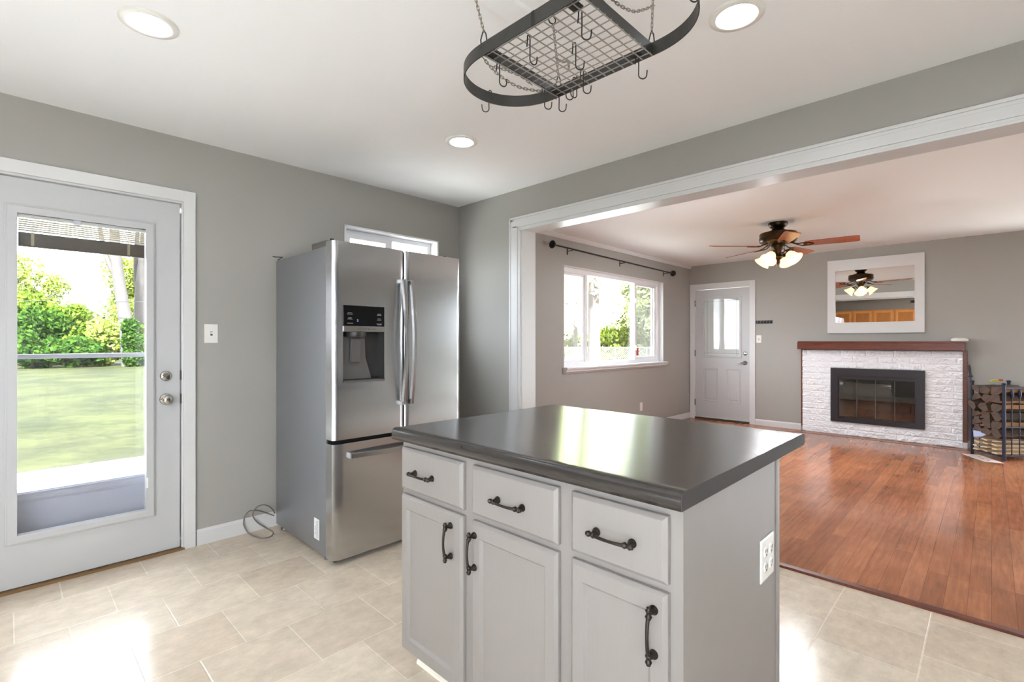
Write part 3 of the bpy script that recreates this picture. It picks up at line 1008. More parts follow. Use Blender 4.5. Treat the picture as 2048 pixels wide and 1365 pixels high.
def pull(parent, y, z, vertical, c2c=.100):
    x = 1.0205
    m = MB()
    ax = Vector((0, 0, 1)) if vertical else Vector((0, 1, 0))
    c = Vector((x, y, z))
    L = c2c / 2
    for s_ in (-1, 1):
        p = c + ax * s_ * L
        m.lathe([(.011, 0), (.011, .003), (.008, .005), (.0085, .008), (.0055, .011), (.0050, .024)], p, (-1, 0, 0), 14)
        q = p + Vector((-.024, 0, 0))
        m.lathe([(.0052, -.010), (.0075, -.009), (.0075, -.006), (.0056, -.005), (.0056, .004), (.0078, .005), (.0078, .008), (.0058, .009), (.0058, .012)], q, ax * -s_, 12)
        m.lathe([(.0, -.016), (.0052, -.0145), (.0058, -.010)], q, ax * -s_, 12)
    pts = []
    for i in range(13):
        t = -1 + 2 * i / 12
        pts.append(c + ax * (t * L) + Vector((-.024 - .0075 * (1 - t * t), 0, 0)))
    m.tube(pts, [.0048 - .001 * (1 - abs(-1 + 2 * i / 12)) for i in range(13)], 10)
    return build('pull', m, M['bronze'], parent)

fi = onX_neg(XFR)
DY = ((1.222, 1.572), (.830, 1.176), (.517, .786))
for k, (y0, y1) in enumerate(DY):
    m = MB()
    m.nested([(y0, y1, .688, .843, 0), (y0, y1, .688, .843, .012), (y0 + .010, y1 - .010, .698, .833, .021)], fi)
    d = build('drawer', m, M['island'], IS, .0012)
    pull(d, (y0 + y1) / 2 + (.0 if k else .03), .762, False)
for k, (y0, y1) in enumerate(DY):
    m = MB()
    rw = .048
    m.nested([(y0, y1, .096, .669, 0), (y0, y1, .096, .669, .012), (y0 + .009, y1 - .009, .105, .660, .021), (y0 + rw - .008, y1 - rw + .008, .096 + rw, .669 - rw, .021), (y0 + rw, y1 - rw, .096 + rw + .008, .669 - rw - .008, .011)], fi)
    d = build('door', m, M['island'], IS, .0012)
    pull(d, (y0 + .054, y1 - .018, y0 + .030)[k], .577, True)

CT = MB()
prof = []
def arc2(cx, cz, r, a0, a1, n=6):
    return [(cx + r * cos(a0 + (a1 - a0) * i / n), cz + r * sin(a0 + (a1 - a0) * i / n)) for i in range(n + 1)]
prof += [(1.003, .870)]
prof += arc2(1.021, .894, .018, pi, pi / 2 + .35, 6)
prof += [(1.030, .9112), (1.040, .9112), (1.052, .910)]
prof += [(1.930, .910)]
prof += arc2(1.947, .892, .018, pi / 2, 0, 6)
prof += [(1.965, .880), (1.955, .870)]
CT.prism(prof, 'y', .474, 1.602, True)
co = build('countertop', CT, M['counter'])
M['edge'] = pm('charcoal_edge_strip', (64, 61, 60), 0.6, spec=0.2)
for (ya, yb) in ((.4725, .4745), (1.6015, 1.6035)):
    build('end_cap', MB().prism([(x, z) for x, z in prof], 'y', ya, yb), M['edge'], co)
tag(co, 'dark charcoal laminate countertop with rolled front edge on the island', 'countertop')

ol = thing('power_outlet', (1.60, .486, .582), 'white four-socket outlet plate on the end of the island', 'outlet')
m = MB()
fo = onY_neg(.4865)
m.nested([(1.538, 1.654, .522, .648, 0), (1.538, 1.654, .522, .648, .003), (1.543, 1.649, .527, .643, .0055)], fo)
build('cover_plate', m, M['plastic'], ol, .0008)
for cx in (1.573, 1.620):
    for cz in (.608, .563):
        r_ = build('socket', MB().lathe([(.0165, 0), (.0165, .0018), (0, .002)], (cx, .481, cz), (0, -1, 0), 20), M['plastic'], ol)
        s = MB()
        s.box(cx - .007, cx - .0052, .4784, .4792, cz - .001, cz + .008)
        s.box(cx + .0052, cx + .007, .4784, .4792, cz - .001, cz + .008)
        s.lathe([(.0026, 0), (.0026, .0006)], (cx, .4792, cz - .008), (0, -1, 0), 10)
        build('slots', s, M['slot'], r_)

# wall switches and outlets
def wall_plate(name, fn, ca, cz, wa, hz_, label, cat, kind):
    c = fn(ca, cz, 0)
    t = thing(name, c, label, cat)
    m = MB()
    m.nested([(ca - wa / 2, ca + wa / 2, cz - hz_ / 2, cz + hz_ / 2, 0), (ca - wa / 2, ca + wa / 2, cz - hz_ / 2, cz + hz_ / 2, .003), (ca - wa / 2 + .004, ca + wa / 2 - .004, cz - hz_ / 2 + .004, cz + hz_ / 2 - .004, .006)], fn)
    build('cover_plate', m, M['plastic'], t)
    if kind == 'toggle':
        m = MB(); m.nested([(ca - .006, ca + .006, cz - .013, cz + .013, .006), (ca - .006, ca + .006, cz - .013, cz + .013, .0066)], fn)
        r_ = build('toggle_slot', m, M['slot'], t)
        m = MB(); m.nested([(ca - .0045, ca + .0045, cz - .004, cz + .010, .006), (ca - .004, ca + .004, cz + .001, cz + .009, .016)], fn)
        build('toggle', m, M['plastic'], t)
    else:
        for dz_ in (-.02, .02):
            m = MB(); m.nested([(ca - .014, ca + .014, cz + dz_ - .013, cz + dz_ + .013, .006), (ca - .013, ca + .013, cz + dz_ - .012, cz + dz_ + .012, .008)], fn)
            s_ = build('socket', m, M['plastic'], t)
            m = MB()
            for q in (-.006, .006):
                m.nested([(ca + q - .001, ca + q + .001, cz + dz_ - .002, cz + dz_ + .006, .008), (ca + q - .001, ca + q + .001, cz + dz_ - .002, cz + dz_ + .006, .0084)], fn)
            build('slots', m, M['slot'], s_)
wall_plate('light_switch', onY_neg(YK), .879, 1.281, .074, .116, 'white light switch on the kitchen wall beside the back door', 'light switch', 'toggle')
wall_plate('light_switch', onX_neg(XF), 2.452, 1.264, .072, .114, 'white light switch under the key rail beside the front door', 'light switch', 'toggle')
wall_plate('wall_outlet', onY_neg(YL), 6.168, .320, .07, .115, 'white wall outlet low under the living room window', 'outlet', 'outlet')

kr = thing('key_rail', (XF, 2.38, 1.512), 'short dark hook rail on the wall beside the front door', 'hook rail')
build('rail', MB().box(XF - .014, XF, 2.268, 2.493, 1.490, 1.534), M['rodm'], kr, .003)
for i in range(5):
    y = 2.298 + i * .042
    build('hook', MB().tube([(XF - .014, y, 1.519), (XF - .030, y, 1.512), (XF - .036, y, 1.500), (XF - .030, y, 1.494)], .004, 6).lathe([(.008, 0), (.008, .002)], (XF - .014, y, 1.519), (-1, 0, 0), 10), M['midgrey'], kr)

# ------------------------------------------------------------------ pot rack
RX0, RX1, RY0, RY1, RZ = 1.008, 1.366, .735, 1.105, 2.100
PR = thing('pot_rack', ((RX0 + RX1) / 2, (RY0 + RY1) / 2, RZ), 'oval black iron pot rack with wire grid hanging over the island', 'pot rack')
hp = []
cxr, ax_ = (RX0 + RX1) / 2, (RX1 - RX0) / 2
for i in range(41):
    q = pi * i / 40
    hp.append((cxr + ax_ * cos(q), RY1 + .205 * sin(q) ** .9 if sin(q) > 0 else RY1))
for i in range(41):
    q = pi + pi * i / 40
    hp.append((cxr + ax_ * cos(q), RY0 + .205 * -abs(sin(q)) ** .9))
m = MB()
nh = len(hp)
vs = []
for i in range(nh):
    p0, p1 = Vector(hp[i - 1]), Vector(hp[(i + 1) % nh])
    t = (p1 - p0).normalized()
    nn = Vector((t.y, -t.x)) * .0016
    x, y = hp[i]
    vs += [(x - nn.x, y - nn.y, RZ), (x + nn.x, y + nn.y, RZ), (x + nn.x, y + nn.y, RZ + .040), (x - nn.x, y - nn.y, RZ + .040)]
fs = []
for i in range(nh):
    j = (i + 1) % nh
    for k in range(4):
        fs.append((i * 4 + k, i * 4 + (k + 1) % 4, j * 4 + (k + 1) % 4, j * 4 + k))
m.add(vs, fs)
build('hoop', m, M['iron'], PR)
for y in (RY0 + .004, RY1 - .004):
    build('cross_bar', MB().box(RX0 + .002, RX1 - .002, y - .0015, y + .0015, RZ + .004, RZ + .038), M['iron'], PR)
gr = MB()
ny, nx = 12, 12
for i in range(ny):
    y = RY0 + .002 + (RY1 - RY0 - .004) * i / (ny - 1)
    gr.tube([(RX0 + .001, y, RZ + .0015), (RX1 - .001, y, RZ + .0015)], .0021, 6)
for i in range(nx):
    x = RX0 + .012 + (RX1 - RX0 - .024) * i / (nx - 1)
    gr.tube([(x, RY0 + .001, RZ + .0055), (x, RY1 - .001, RZ + .0055)], .0019, 6)
build('grid', gr, M['wire'], PR)['kind'] = 'stuff'
for (x, y) in ((RX0 + .028, RY0 + .045), (RX0 + .028, RY1 - .018), (RX1 - .028, RY0 + .045), (RX1 - .028, RY1 - .03)):
    build('corner_plate', MB().box(x - .016, x + .016, y - .016, y + .016, RZ + .009, RZ + .012), M['iron'], PR)
for y in (RY0 + .16,):
    build('hoop_seam', MB().box(RX0 - .0026, RX0 - .0012, y, y + .012, RZ, RZ + .040), M['gasket'], PR)

def chain_mesh(path_pts, link=.019, wdt=.0065, r=.0013):
    P = smooth_path(path_pts, 12)
    L = [0]
    for i in range(1, len(P)):
        L.append(L[-1] + (P[i] - P[i - 1]).length)
    pitch = link * .74
    n = max(1, int(L[-1] / pitch))
    m = MB()
    def at(s):
        s = min(max(s, 0), L[-1])
        for i in range(1, len(P)):
            if L[i] >= s:
                t = (s - L[i - 1]) / max(1e-9, L[i] - L[i - 1])
                return P[i - 1].lerp(P[i], t)
        return P[-1]
    for k in range(n):
        c = at((k + .5) * pitch)
        t = (at((k + .9) * pitch) - at((k + .1) * pitch)).normalized()
        a = t.cross(Vector((.31, .77, .55))).normalized()
        bb_ = t.cross(a)
        side = a if k % 2 else bb_
        pts = []
        h2 = link / 2 - wdt / 2
        for i in range(6):
            q = -pi / 2 + pi * i / 5
            pts.append(c + t * (h2 + wdt / 2 * cos(q)) + side * (wdt / 2 * sin(q)))
        for i in range(6):
            q = pi / 2 + pi * i / 5
            pts.append(c + t * (-h2 + wdt / 2 * cos(q)) + side * (wdt / 2 * sin(q)))
        m.tube(pts, r, 5, closed=True)
    return m
CORN = ((RX0, RY1 - .004, .985, 1.150), (RX1, RY0 + .004, 1.366, .730), (RX0, RY0 + .004, .990, .70), (RX1, RY1 - .004, 1.378, 1.135))
for (x, y, tx, ty) in CORN:
    zt = RZ + .072
    lo = Vector((x, y, zt)); hi = Vector((tx, ty, 2.385))
    build('chain', chain_mesh([lo, lo.lerp(hi, .5), hi]), M['chain'], PR)
    # hook clipped over the hoop
    build('hoop_clip', MB().tube([(x - .006, y + .004, RZ + .02), (x - .008, y + .005, RZ + .045), (x - .003, y + .002, RZ + .068), (x, y, zt + .006), (x + .006, y - .003, RZ + .066), (x + .009, y - .004, RZ + .046), (x + .009, y - .004, RZ + .030)], .0021, 7), M['hook'], PR)
    build('ceiling_hook', MB().tube(smooth_path([(tx, ty, H), (tx, ty, 2.412), (tx + .006, ty - .006, 2.396), (tx + .002, ty - .002, 2.381), (tx - .008, ty + .008, 2.386), (tx - .012, ty + .012, 2.402)], 4), .0022, 7).lathe([(.006, 0), (.006, .003)], (tx, ty, H), (0, 0, -1), 12), M['hook'], PR)
# spare chain ends lying in swags
SW = (((RX0 + .010, RY1 + .012, RZ + .004), (1.10, RY1 + .03, RZ - .008), (1.20, RY1 + .035, RZ - .010), (1.29, RY1 + .018, RZ + .002), (1.322, RY1 + .006, RZ + .012)),
      ((1.06, RY1 + .020, RZ - .002), (1.12, RY1 + .010, RZ + .004), (1.19, RY1 + .006, RZ + .008), (1.25, RY1 + .012, RZ + .002)),
      ((1.366, .731, RZ + .150), (1.30, .732, RZ + .105), (1.24, .735, RZ + .075), (1.15, .737, RZ + .062), (1.06, .735, RZ + .082), (.995, .725, RZ + .14)),
      ((.992, .71, RZ + .13), (1.05, .738, RZ + .060), (1.14, .745, RZ + .036), (1.24, .745, RZ + .020), (1.33, .742, RZ + .016)),
      ((1.378, 1.13, RZ + .16), (1.33, 1.05, RZ + .09), (1.29, 1.00, RZ + .06), (1.27, .98, RZ + .014)))
for q in SW:
    build('spare_chain', chain_mesh(q), M['chain'], PR)

def hook_mesh(lft=1):
    m = MB()
    pts = []
    # short top crook, long shank, open lower bend
    pts += [(-.0105 * lft, 0, -.030), (-.0088 * lft, 0, -.012)]
    for i in range(7):
        q = pi - pi * i / 6
        pts.append((-.004 * lft + .0045 * cos(q) * lft, 0, .0 + .0045 * sin(q)))
    pts += [(.0005 * lft, 0, -.04)]
    for i in range(11):
        q = pi + pi * i / 10
        pts.append((.0125 * lft + .0125 * cos(q) * lft, 0, -.062 + .0125 * sin(q)))
    pts += [(.0262 * lft, 0, -.048)]
    m.tube([(x * 1, y, z) for x, y, z in pts], .0019, 7)
    return m
HK = [((1.066, .780, RZ + .010), 0, 1, 'dark S-hook hanging nearest the top of the picture from the grid'),
      ((1.052, .953, RZ + .010), .6, 1, 'dark S-hook on the grid seen narrow, nearest the long left rail'),
      ((1.170, .878, RZ + .010), .15, 1, 'dark S-hook hanging in the middle of the wire grid'),
      ((1.077, 1.104, RZ + .010), .5, 1, 'dark S-hook on the left end of the grid near the left corner chain'),
      ((1.300, .945, RZ + .010), .1, 1, 'dark S-hook on the grid beside the lower right long rail'),
      ((1.346, .772, RZ + .010), 0, 1, 'dark S-hook alone at the right-hand corner of the grid'),
      ((1.294, 1.104, RZ + .010), .2, 1, 'dark S-hook at the end of the drooping spare chain'),
      ((1.3655, 1.098, RZ + .022), -.1, 1, 'dark S-hook at the lower tip of the grid where rail and hoop meet'),
      ((1.3655, 1.035, RZ + .042), .1, -1, 'dark S-hook of the crossing pair, the one further left'),
      ((1.3655, 1.020, RZ + .042), .5, -1, 'dark S-hook of the crossing pair, the one further right'),
      ((1.2235, 1.3085, RZ + .042), .1, -1, 'dark S-hook hung over the rounded left end of the hoop'),
      ((1.166, .531, RZ + .042), .2, 1, 'dark S-hook hung over the rounded right end of the hoop')]
hme = {1: None, -1: None}
for (loc, rot, side, lab) in HK:
    if hme[side] is None:
        o = build('pot_hook', hook_mesh(side), M['hook'], None, 0, None, True)
        hme[side] = o
    else:
        o = hme[side].copy()
        COL.objects.link(o)
    o.location = loc
    o.rotation_euler = (0, 0, -(pi / 2 - YAW) + rot)
    tag(o, lab, 'hook', 'S-hooks on the pot rack')

# ------------------------------------------------------------------ recessed ceiling lights
def can_light(name, x, y, label):
    t = thing(name, (x, y, H), label, 'ceiling light', 'recessed ceiling lights')
    build('trim_ring', MB().lathe([(.096, 0), (.095, .005), (.074, .009), (.069, .006), (.069, .001)], (x, y, H), (0, 0, -1), 40, False), M['plastic'], t)
    build('lens', MB().lathe([(.0695, .0015), (.0695, .0035), (.05, .0045), (0, .005)], (x, y, H), (0, 0, -1), 40), M['can'], t)
    return t
L0 = can_light('recessed_light', .377, 2.286, 'lit recessed ceiling light above the back door')
for (x, y, lab) in ((1.882, .675, 'lit recessed ceiling light right of the pot rack'), (1.916, 2.291, 'lit recessed ceiling light in front of the refrigerator'),
                    (-1.2, 2.286, 'lit recessed ceiling light at the oak cabinets, outside the picture'), (-1.2, .675, 'lit recessed ceiling light behind the viewpoint'),
                    (1.882, -.95, 'lit recessed ceiling light right of the picture, near the opening'), (-.2, -1.4, 'lit recessed ceiling light at the kitchen sliding doors, outside the picture')):
    copy_tree(L0, (x, y, H), None, lab)

# ------------------------------------------------------------------ ceiling fan
FC = Vector((5.486, 1.56, H))
FN = thing('ceiling_fan', FC, 'bronze ceiling fan with five cherry blades and four lit shades', 'ceiling fan')
def fz(prof, name, mat, n=32):
    return build(name, MB().lathe([(r, h) for r, h in prof], FC, (0, 0, -1), n), mat, FN)
fz([(.088, 0), (.090, .012), (.086, .028), (.072, .048), (.050, .060), (.046, .068)], 'canopy', M['fanmetal'])
fz([(.050, .060), (.060, .068), (.060, .080), (.10, .088), (.108, .098), (.165, .106), (.172, .114), (.172, .150), (.176, .156), (.170, .190), (.150, .205), (.09, .214), (.07, .22)], 'motor_housing', M['fanmetal'])
fz([(.062, .215), (.066, .235), (.058, .262), (.040, .282), (.030, .310), (.034, .326), (.046, .338), (.048, .352), (.036, .366), (.020, .380), (.014, .396), (.018, .402), (.010, .416), (.004, .428), (0, .430)], 'light_kit', M['fanmetal'])
def dirv(phi):
    return Vector((cos(phi) * UX + sin(phi) * VX, cos(phi) * UY + sin(phi) * VY, 0))
ZB = -.238
for k in range(5):
    phi = radians(-36 + 72 * k)
    u = dirv(phi)
    v = Vector((-u.y, u.x, 0))
    pit = radians(-13)
    nrm = Vector((0, 0, 1))
    sv = v * cos(pit) + nrm * sin(pit)
    nv = nrm * cos(pit) - v * sin(pit)
    base = FC + Vector((0, 0, ZB))
    m = MB()
    out = []
    for (t, hw) in ((.235, .050), (.26, .056), (.40, .062), (.60, .068), (.66, .067), (.682, .056)):
        out.append((t, hw))
    poly = [(t, hw) for t, hw in out] + [(t, -hw) for t, hw in reversed(out)]
    top = [base + u * t + sv * h_ + nv * .003 for t, h_ in poly]
    bot = [base + u * t + sv * h_ - nv * .003 for t, h_ in poly]
    nn = len(poly)
    m.add(top + bot, [tuple(range(nn)), tuple(range(2 * nn - 1, nn - 1, -1))] + [(i, (i + 1) % nn, nn + (i + 1) % nn, nn + i) for i in range(nn)])
    bl_ = build('blade', m, M['blade'], FN)
    m = MB()
    for s_ in (-1, 1):
        m.tube([FC + Vector((0, 0, -.205)) + u * .10 + v * .012 * s_, base + u * .165 + v * .022 * s_ + nrm * .004, base + u * .215 + sv * .036 * s_ - nv * .006, base + u * .275 + sv * .030 * s_ - nv * .0065, base + u * .31 + sv * .004 * s_ - nv * .0065], .006, 6)
    m.lathe([(.018, 0), (.018, .005)], base + u * .24 - nv * .004, -nv, 12)
    build('blade_iron', m, M['fanmetal'], bl_)
for k in range(4):
    phi = radians(32 + 90 * k)
    u = dirv(phi)
    c0 = FC + Vector((0, 0, -.345))
    neck = c0 + u * .098 + Vector((0, 0, .028))
    m = MB()
    m.tube(smooth_path([c0 + u * .035, c0 + u * .055 + Vector((0, 0, .035)), c0 + u * .080 + Vector((0, 0, .052)), neck], 5), .0055, 7)
    ax = (u * .70 + Vector((0, 0, -.72))).normalized()
    m.lathe([(.012, -.008), (.028, 0), (.032, .012), (.030, .016)], neck, ax, 18)
    arm = build('lamp_arm', m, M['fanmetal'], FN)
    m = MB()
    n_ = 32
    prof = [(.026, .006), (.036, .018), (.046, .040), (.052, .066), (.060, .086), (.074, .104), (.078, .110)]
    m.lathe(prof, neck, ax, n_, False)
    m.lathe([(r - .003, h) for r, h in prof], neck, ax, n_, False)
    build('lamp_shade', m, M['shade'], FN)
    pl = bpy.data.lights.new('fan_bulb', 'SPOT')
    pl.spot_size = radians(150)
    pl.spot_blend = .5
    pl.energy = 27.0
    pl.color = (0.94, 0.97, 1.0)
    pl.shadow_soft_size = .028
    plo = bpy.data.objects.new('fan_bulb', pl)
    COL.objects.link(plo)
    plo.parent = FN
    plo.location = neck + ax * .105 - FC
    plo.rotation_euler = (-ax).to_track_quat('Z', 'Y').to_euler()
    build('bulb', MB().lathe([(.010, .012), (.022, .04), (.026, .06), (.018, .08), (0, .088)], neck, ax, 16), M['bulb'], FN)
build('pull_chain', MB().tube([FC + Vector((.03, .02, -.36)), FC + Vector((.032, .022, -.44))], .0015, 5), M['chrome'], FN)

# ------------------------------------------------------------------ curtain rod
CR = thing('curtain_rod', (5.6, YL - .06, 2.27), 'thin black curtain rod with round end caps above the living room window', 'curtain rod')
pa, pb = Vector((4.17, 3.425, 2.288)), Vector((6.955, 3.425, 2.250))
build('rod', MB().tube([pa, pb], .0095, 10).tube([pa.lerp(pb, .52), pb], .0078, 10), M['rodm'], CR)
for (p, s_) in ((pa, -1), (pb, 1)):
    build('finial', MB().lathe([(.012, -.012), (.018, -.008), (.034, .004), (.043, .018), (.045, .028), (.038, .036), (0, .037)], p, (s_, 0, 0), 24), M['rodm'], CR)
for t in (.12, .52, .95):
    q = pa.lerp(pb, t)
    build('bracket', MB().box(q.x - .008, q.x + .008, YL - .004, YL, q.z - .055, q.z + .012).tube([(q.x, YL - .002, q.z - .016), (q.x, q.y, q.z - .013)], .005, 6).tube([(q.x, q.y - .012, q.z + .002), (q.x, q.y - .008, q.z - .009), (q.x, q.y, q.z - .013), (q.x, q.y + .009, q.z - .009)], .004, 6), M['rodm'], CR)

# ------------------------------------------------------------------ mirror
MR = thing('wall_mirror', (XF, 1.078, 1.336), 'white framed rectangular mirror on the wall above the mantel', 'mirror')
m = MB()
fm = onX_neg(XF)
m.ring(.577, 1.580, 1.337, 2.305, (.094, .090, .141, .146), 0, .03, fm)
build('frame', m, M['trim'], MR, .002)
build('mirror_glass', MB().box(XF - .021, XF - .018, .668, 1.492, 1.475, 2.162), M['mirror'], MR)

# ------------------------------------------------------------------ fireplace
XB = 7.652
FP = thing('fireplace', (7.68, 1.05, 0), 'white painted brick fireplace with black framed glass doors', 'fireplace')
by0, by1, bz1 = .240, 1.868, 1.116
iy0, iy1, iz0, iz1 = .62, 1.49, .22, .84
ny_, nz_ = 250, 172
vs, fs = [], []
rows = 14
rh = bz1 / rows
rng = random.Random(3)
joints = []
for r_ in range(rows):
    js = [by0 - rng.uniform(0, .3)]
    while js[-1] < by1:
        js.append(js[-1] + rng.uniform(.26, .42))
    joints.append(js)
for j in range(nz_ + 1):
    for i in range(ny_ + 1):
        y = by0 + (by1 - by0) * i / ny_
        z = bz1 * j / nz_
        r_ = min(rows - 1, int(z / rh))
        zz = (z - r_ * rh)
        dzr = min(zz, rh - zz)
        dyj = min(abs(y - q) for q in joints[r_])
        edge = min(1.0, min(dzr / .010, dyj / .008))
        h = .5 * noise.noise(Vector((y * 16, z * 22, r_ * 3.7))) + .35 * noise.noise(Vector((y * 42, z * 46, 9.1))) + .2 * noise.noise(Vector((y * 95, z * 95, 4.0)))
        h = .026 * (abs(h) ** .8) * (1 if h > 0 else -.4)
        vs.append((XB + .012 - edge * (.012 + h), y, z))
idx = lambda i, j: j * (ny_ + 1) + i
for j in range(nz_):
    for i in range(ny_):
        y = by0 + (by1 - by0) * (i + .5) / ny_
        z = bz1 * (j + .5) / nz_
        if iy0 < y < iy1 and iz0 < z < iz1:
            continue
        fs.append((idx(i, j), idx(i + 1, j), idx(i + 1, j + 1), idx(i, j + 1)))
m = MB()
m.add(vs, fs)
for y in (by0, by1):
    m.add([(XB + .004, y, 0), (XF, y, 0), (XF, y, bz1), (XB + .004, y, bz1)], [(0, 1, 2, 3)])
build('brick_face', m, M['brick'], FP)
m = MB()
m.box(7.524, XF, .214, 1.902, 1.124, 1.212)
m.box(7.515, XF, .225, 1.894, 1.212, 1.231)
build('mantel_shelf', m, M['mantel'], FP, .003)
build('side_trim', MB().box(7.664, XF, .200, .2395, .068, 1.124), M['mantel'], FP, .002)
build('side_trim', MB().box(7.664, XF, 1.8685, 1.888, .068, 1.124), M['mantel'], FP, .002)
build('trim_block', MB().box(7.655, XF, .196, .2395, 0, .068), M['trim'], FP, .002)
m = MB()
fb = onX_neg(XB - .002)
m.ring(.570, 1.532, .176, .880, (.085, .085, .05, .10), 0, .028, fb)
ins = build('insert_frame', m, M['insert'], FP, .003)
m = MB()
m.ring(.645, 1.456, .222, .790, (.018, .018, .022, .05), -.01, .018, fb)
build('inner_frame', m, M['insert'], ins, .002)
m = MB()
yy0, yy1 = .664, 1.438
wd = (yy1 - yy0) / 4
for k in range(4):
    a0 = yy0 + wd * k
    g = MB(); g.box(XB - .006, XB - .002, a0 + .0015, a0 + wd - .0015, .246, .738)
    gp = build('glass_door', g, M['fireglass'], FP)
    m = MB()
    m.box(XB - .010, XB - .0015, a0 - .002, a0 + .002, .244, .740)
    if k:
        build('door_edge', m, M['midgrey'], gp)
build('lower_rail', MB().box(XB - .014, XB - .002, yy0, yy1, .238, .247), M['insert'], FP)
build('upper_rail', MB().box(XB - .014, XB - .002, yy0, yy1, .737, .750), M['insert'], FP)
m = MB()
m.add([(XB, .60, .20), (XB, 1.50, .20), (XB, 1.50, .84), (XB, .60, .84), (8.25, .72, .20), (8.25, 1.38, .20), (8.25, 1.38, .84), (8.25, .72, .84)],
      [(0, 1, 5, 4), (1, 2, 6, 5), (2, 3, 7, 6), (3, 0, 4, 7), (4, 5, 6, 7)])
build('firebox', m, M['soot'], FP)
m = MB()
for i in range(5):
    y = .80 + i * .125
    m.tube([(7.80, y, .20), (7.80, y, .30), (7.83, y, .31), (8.12, y, .31)], .008, 6)
m.tube([(7.98, .76, .31), (7.98, 1.34, .31)], .008, 6)
build('fire_grate', m, M['rackiron'], FP)
for (y, z, r_) in ((.93, .365, .05), (1.12, .36, .045), (1.02, .44, .045)):
    build('charred_log', MB().tube([(7.95 + (y - 1) * .2, y - .2, z), (7.98, y + .2, z + .01)], r_, 9), M['bark'], FP)
tag(build('smoke_alarm', MB().lathe([(.072, 0), (.078, .006), (.078, .022), (.064, .036), (.030, .042), (0, .043)], (7.62, .265, 1.2312), (0, 0, 1), 32), M['plastic']), 'round white low dome lying on the right end of the mantel', 'smoke alarm')

# ------------------------------------------------------------------ firewood rack in the corner
RK0 = Vector((7.149, -.09, 0))
RU, RV = Vector((UX, UY, 0)), Vector((VX, VY, 0))
def rk(u, v, z):
    return RK0 + RU * u + RV * v + Vector((0, 0, z))
RL, RD = .40, .35
LR = thing('firewood_rack', rk(RL / 2, RD / 2, 0), 'blue-black iron firewood rack stacked with split logs beside the fireplace', 'log rack')
for (u, v) in ((0, 0), (0, RD), (RL, 0), (RL, RD)):
    build('post', MB().tube([rk(u, v, 0), rk(u, v, .785)], .015, 12).lathe([(.015, 0), (.022, .006), (.019, .016), (0, .022)], rk(u, v, .783), (0, 0, 1), 12), M['rackiron'], LR)
for v in (0, RD):
    for z in (.05, .345, .745):
        build('rail', MB().tube([rk(0, v, z), rk(RL, v, z)], .008, 8), M['rackiron'], LR)
    for i in range(1, 5):
        u = RL * i / 5
        m = MB().tube([rk(u, v, .05), rk(u, v, .745)], .005, 7)
        m.lathe([(.005, -.05), (.010, -.035), (.017, -.012), (.017, .008), (.008, .035), (.005, .05)], rk(u, v, .69), (0, 0, 1), 10)
        build('bar', m, M['rackiron'], LR)
for u in (0, RL):
    build('end_rail', MB().tube([rk(u, 0, .05), rk(u, RD, .05)], .008, 8), M['rackiron'], LR)
build('base_slat', MB().tube([rk(0, RD * .35, .05), rk(RL, RD * .35, .05)], .007, 7), M['rackiron'], LR)
build('base_slat', MB().tube([rk(0, RD * .65, .05), rk(RL, RD * .65, .05)], .007, 7), M['rackiron'], LR)

def log_mesh(rng, rad, L, shape):
    m = MB()
    if shape == 'round':
        poly = [(rad * (1 + rng.uniform(-.08, .08)) * cos(q), rad * .86 * (1 + rng.uniform(-.08, .08)) * sin(q)) for q in [2 * pi * i / 11 for i in range(11)]]
        flat = []
    elif shape == 'half':
        poly = [(rad * cos(q), rad * 1.05 * sin(q) - rad * .35) for q in [pi * i / 8 for i in range(9)]]
        poly = [(a * (1 + rng.uniform(-.06, .06)), b_) for a, b_ in poly]
        flat = [8]
    else:
        k_ = rng.choice((4, 5, 5, 6))
        q0 = rng.uniform(0, 6.28)
        poly = [(rad * rng.uniform(.78, 1.22) * cos(q0 + 2 * pi * i / k_ + rng.uniform(-.25, .25)), rad * rng.uniform(.66, .98) * sin(q0 + 2 * pi * i / k_ + rng.uniform(-.25, .25))) for i in range(k_)]
        flat = rng.sample(range(k_), 2)
    n = len(poly)
    st = 4
    vs = []
    for s_ in range(st + 1):
        x = L * s_ / st
        sx = rng.uniform(-.004, .004)
        for (a, b_) in poly:
            k = 1 + rng.uniform(-.05, .05)
            vs.append((x, a * k + sx, b_ * k + sx))
    for s_ in range(st):
        for i in range(n):
            m.cur = 2 if i in flat else 0
            m.add([vs[s_ * n + i], vs[s_ * n + (i + 1) % n], vs[(s_ + 1) * n + (i + 1) % n], vs[(s_ + 1) * n + i]], [(0, 1, 2, 3)])
    m.cur = 1
    m.add(vs[:n], [tuple(range(n))[::-1]])
    m.add(vs[-n:], [tuple(range(n))])
    return m
LM = [M['bark'], M['endgrain'], M['splitwood']]
rng = random.Random(11)
rowname = ['lowest', 'second lowest', 'third lowest', 'third highest', 'second highest', 'top']
colname = ['nearest the front post', 'in the middle', 'nearest the back post']
protos = []
for i, s_ in enumerate(('wedge', 'wedge', 'half', 'wedge', 'round', 'wedge', 'wedge', 'wedge')):
    protos.append(log_mesh(rng, (.064, .060, .058, .066, .048, .062, .058, .066)[i], .36, s_))
pm_obj = []
rz_ = math.atan2(RU.y, RU.x)
zr = .275
k = 0
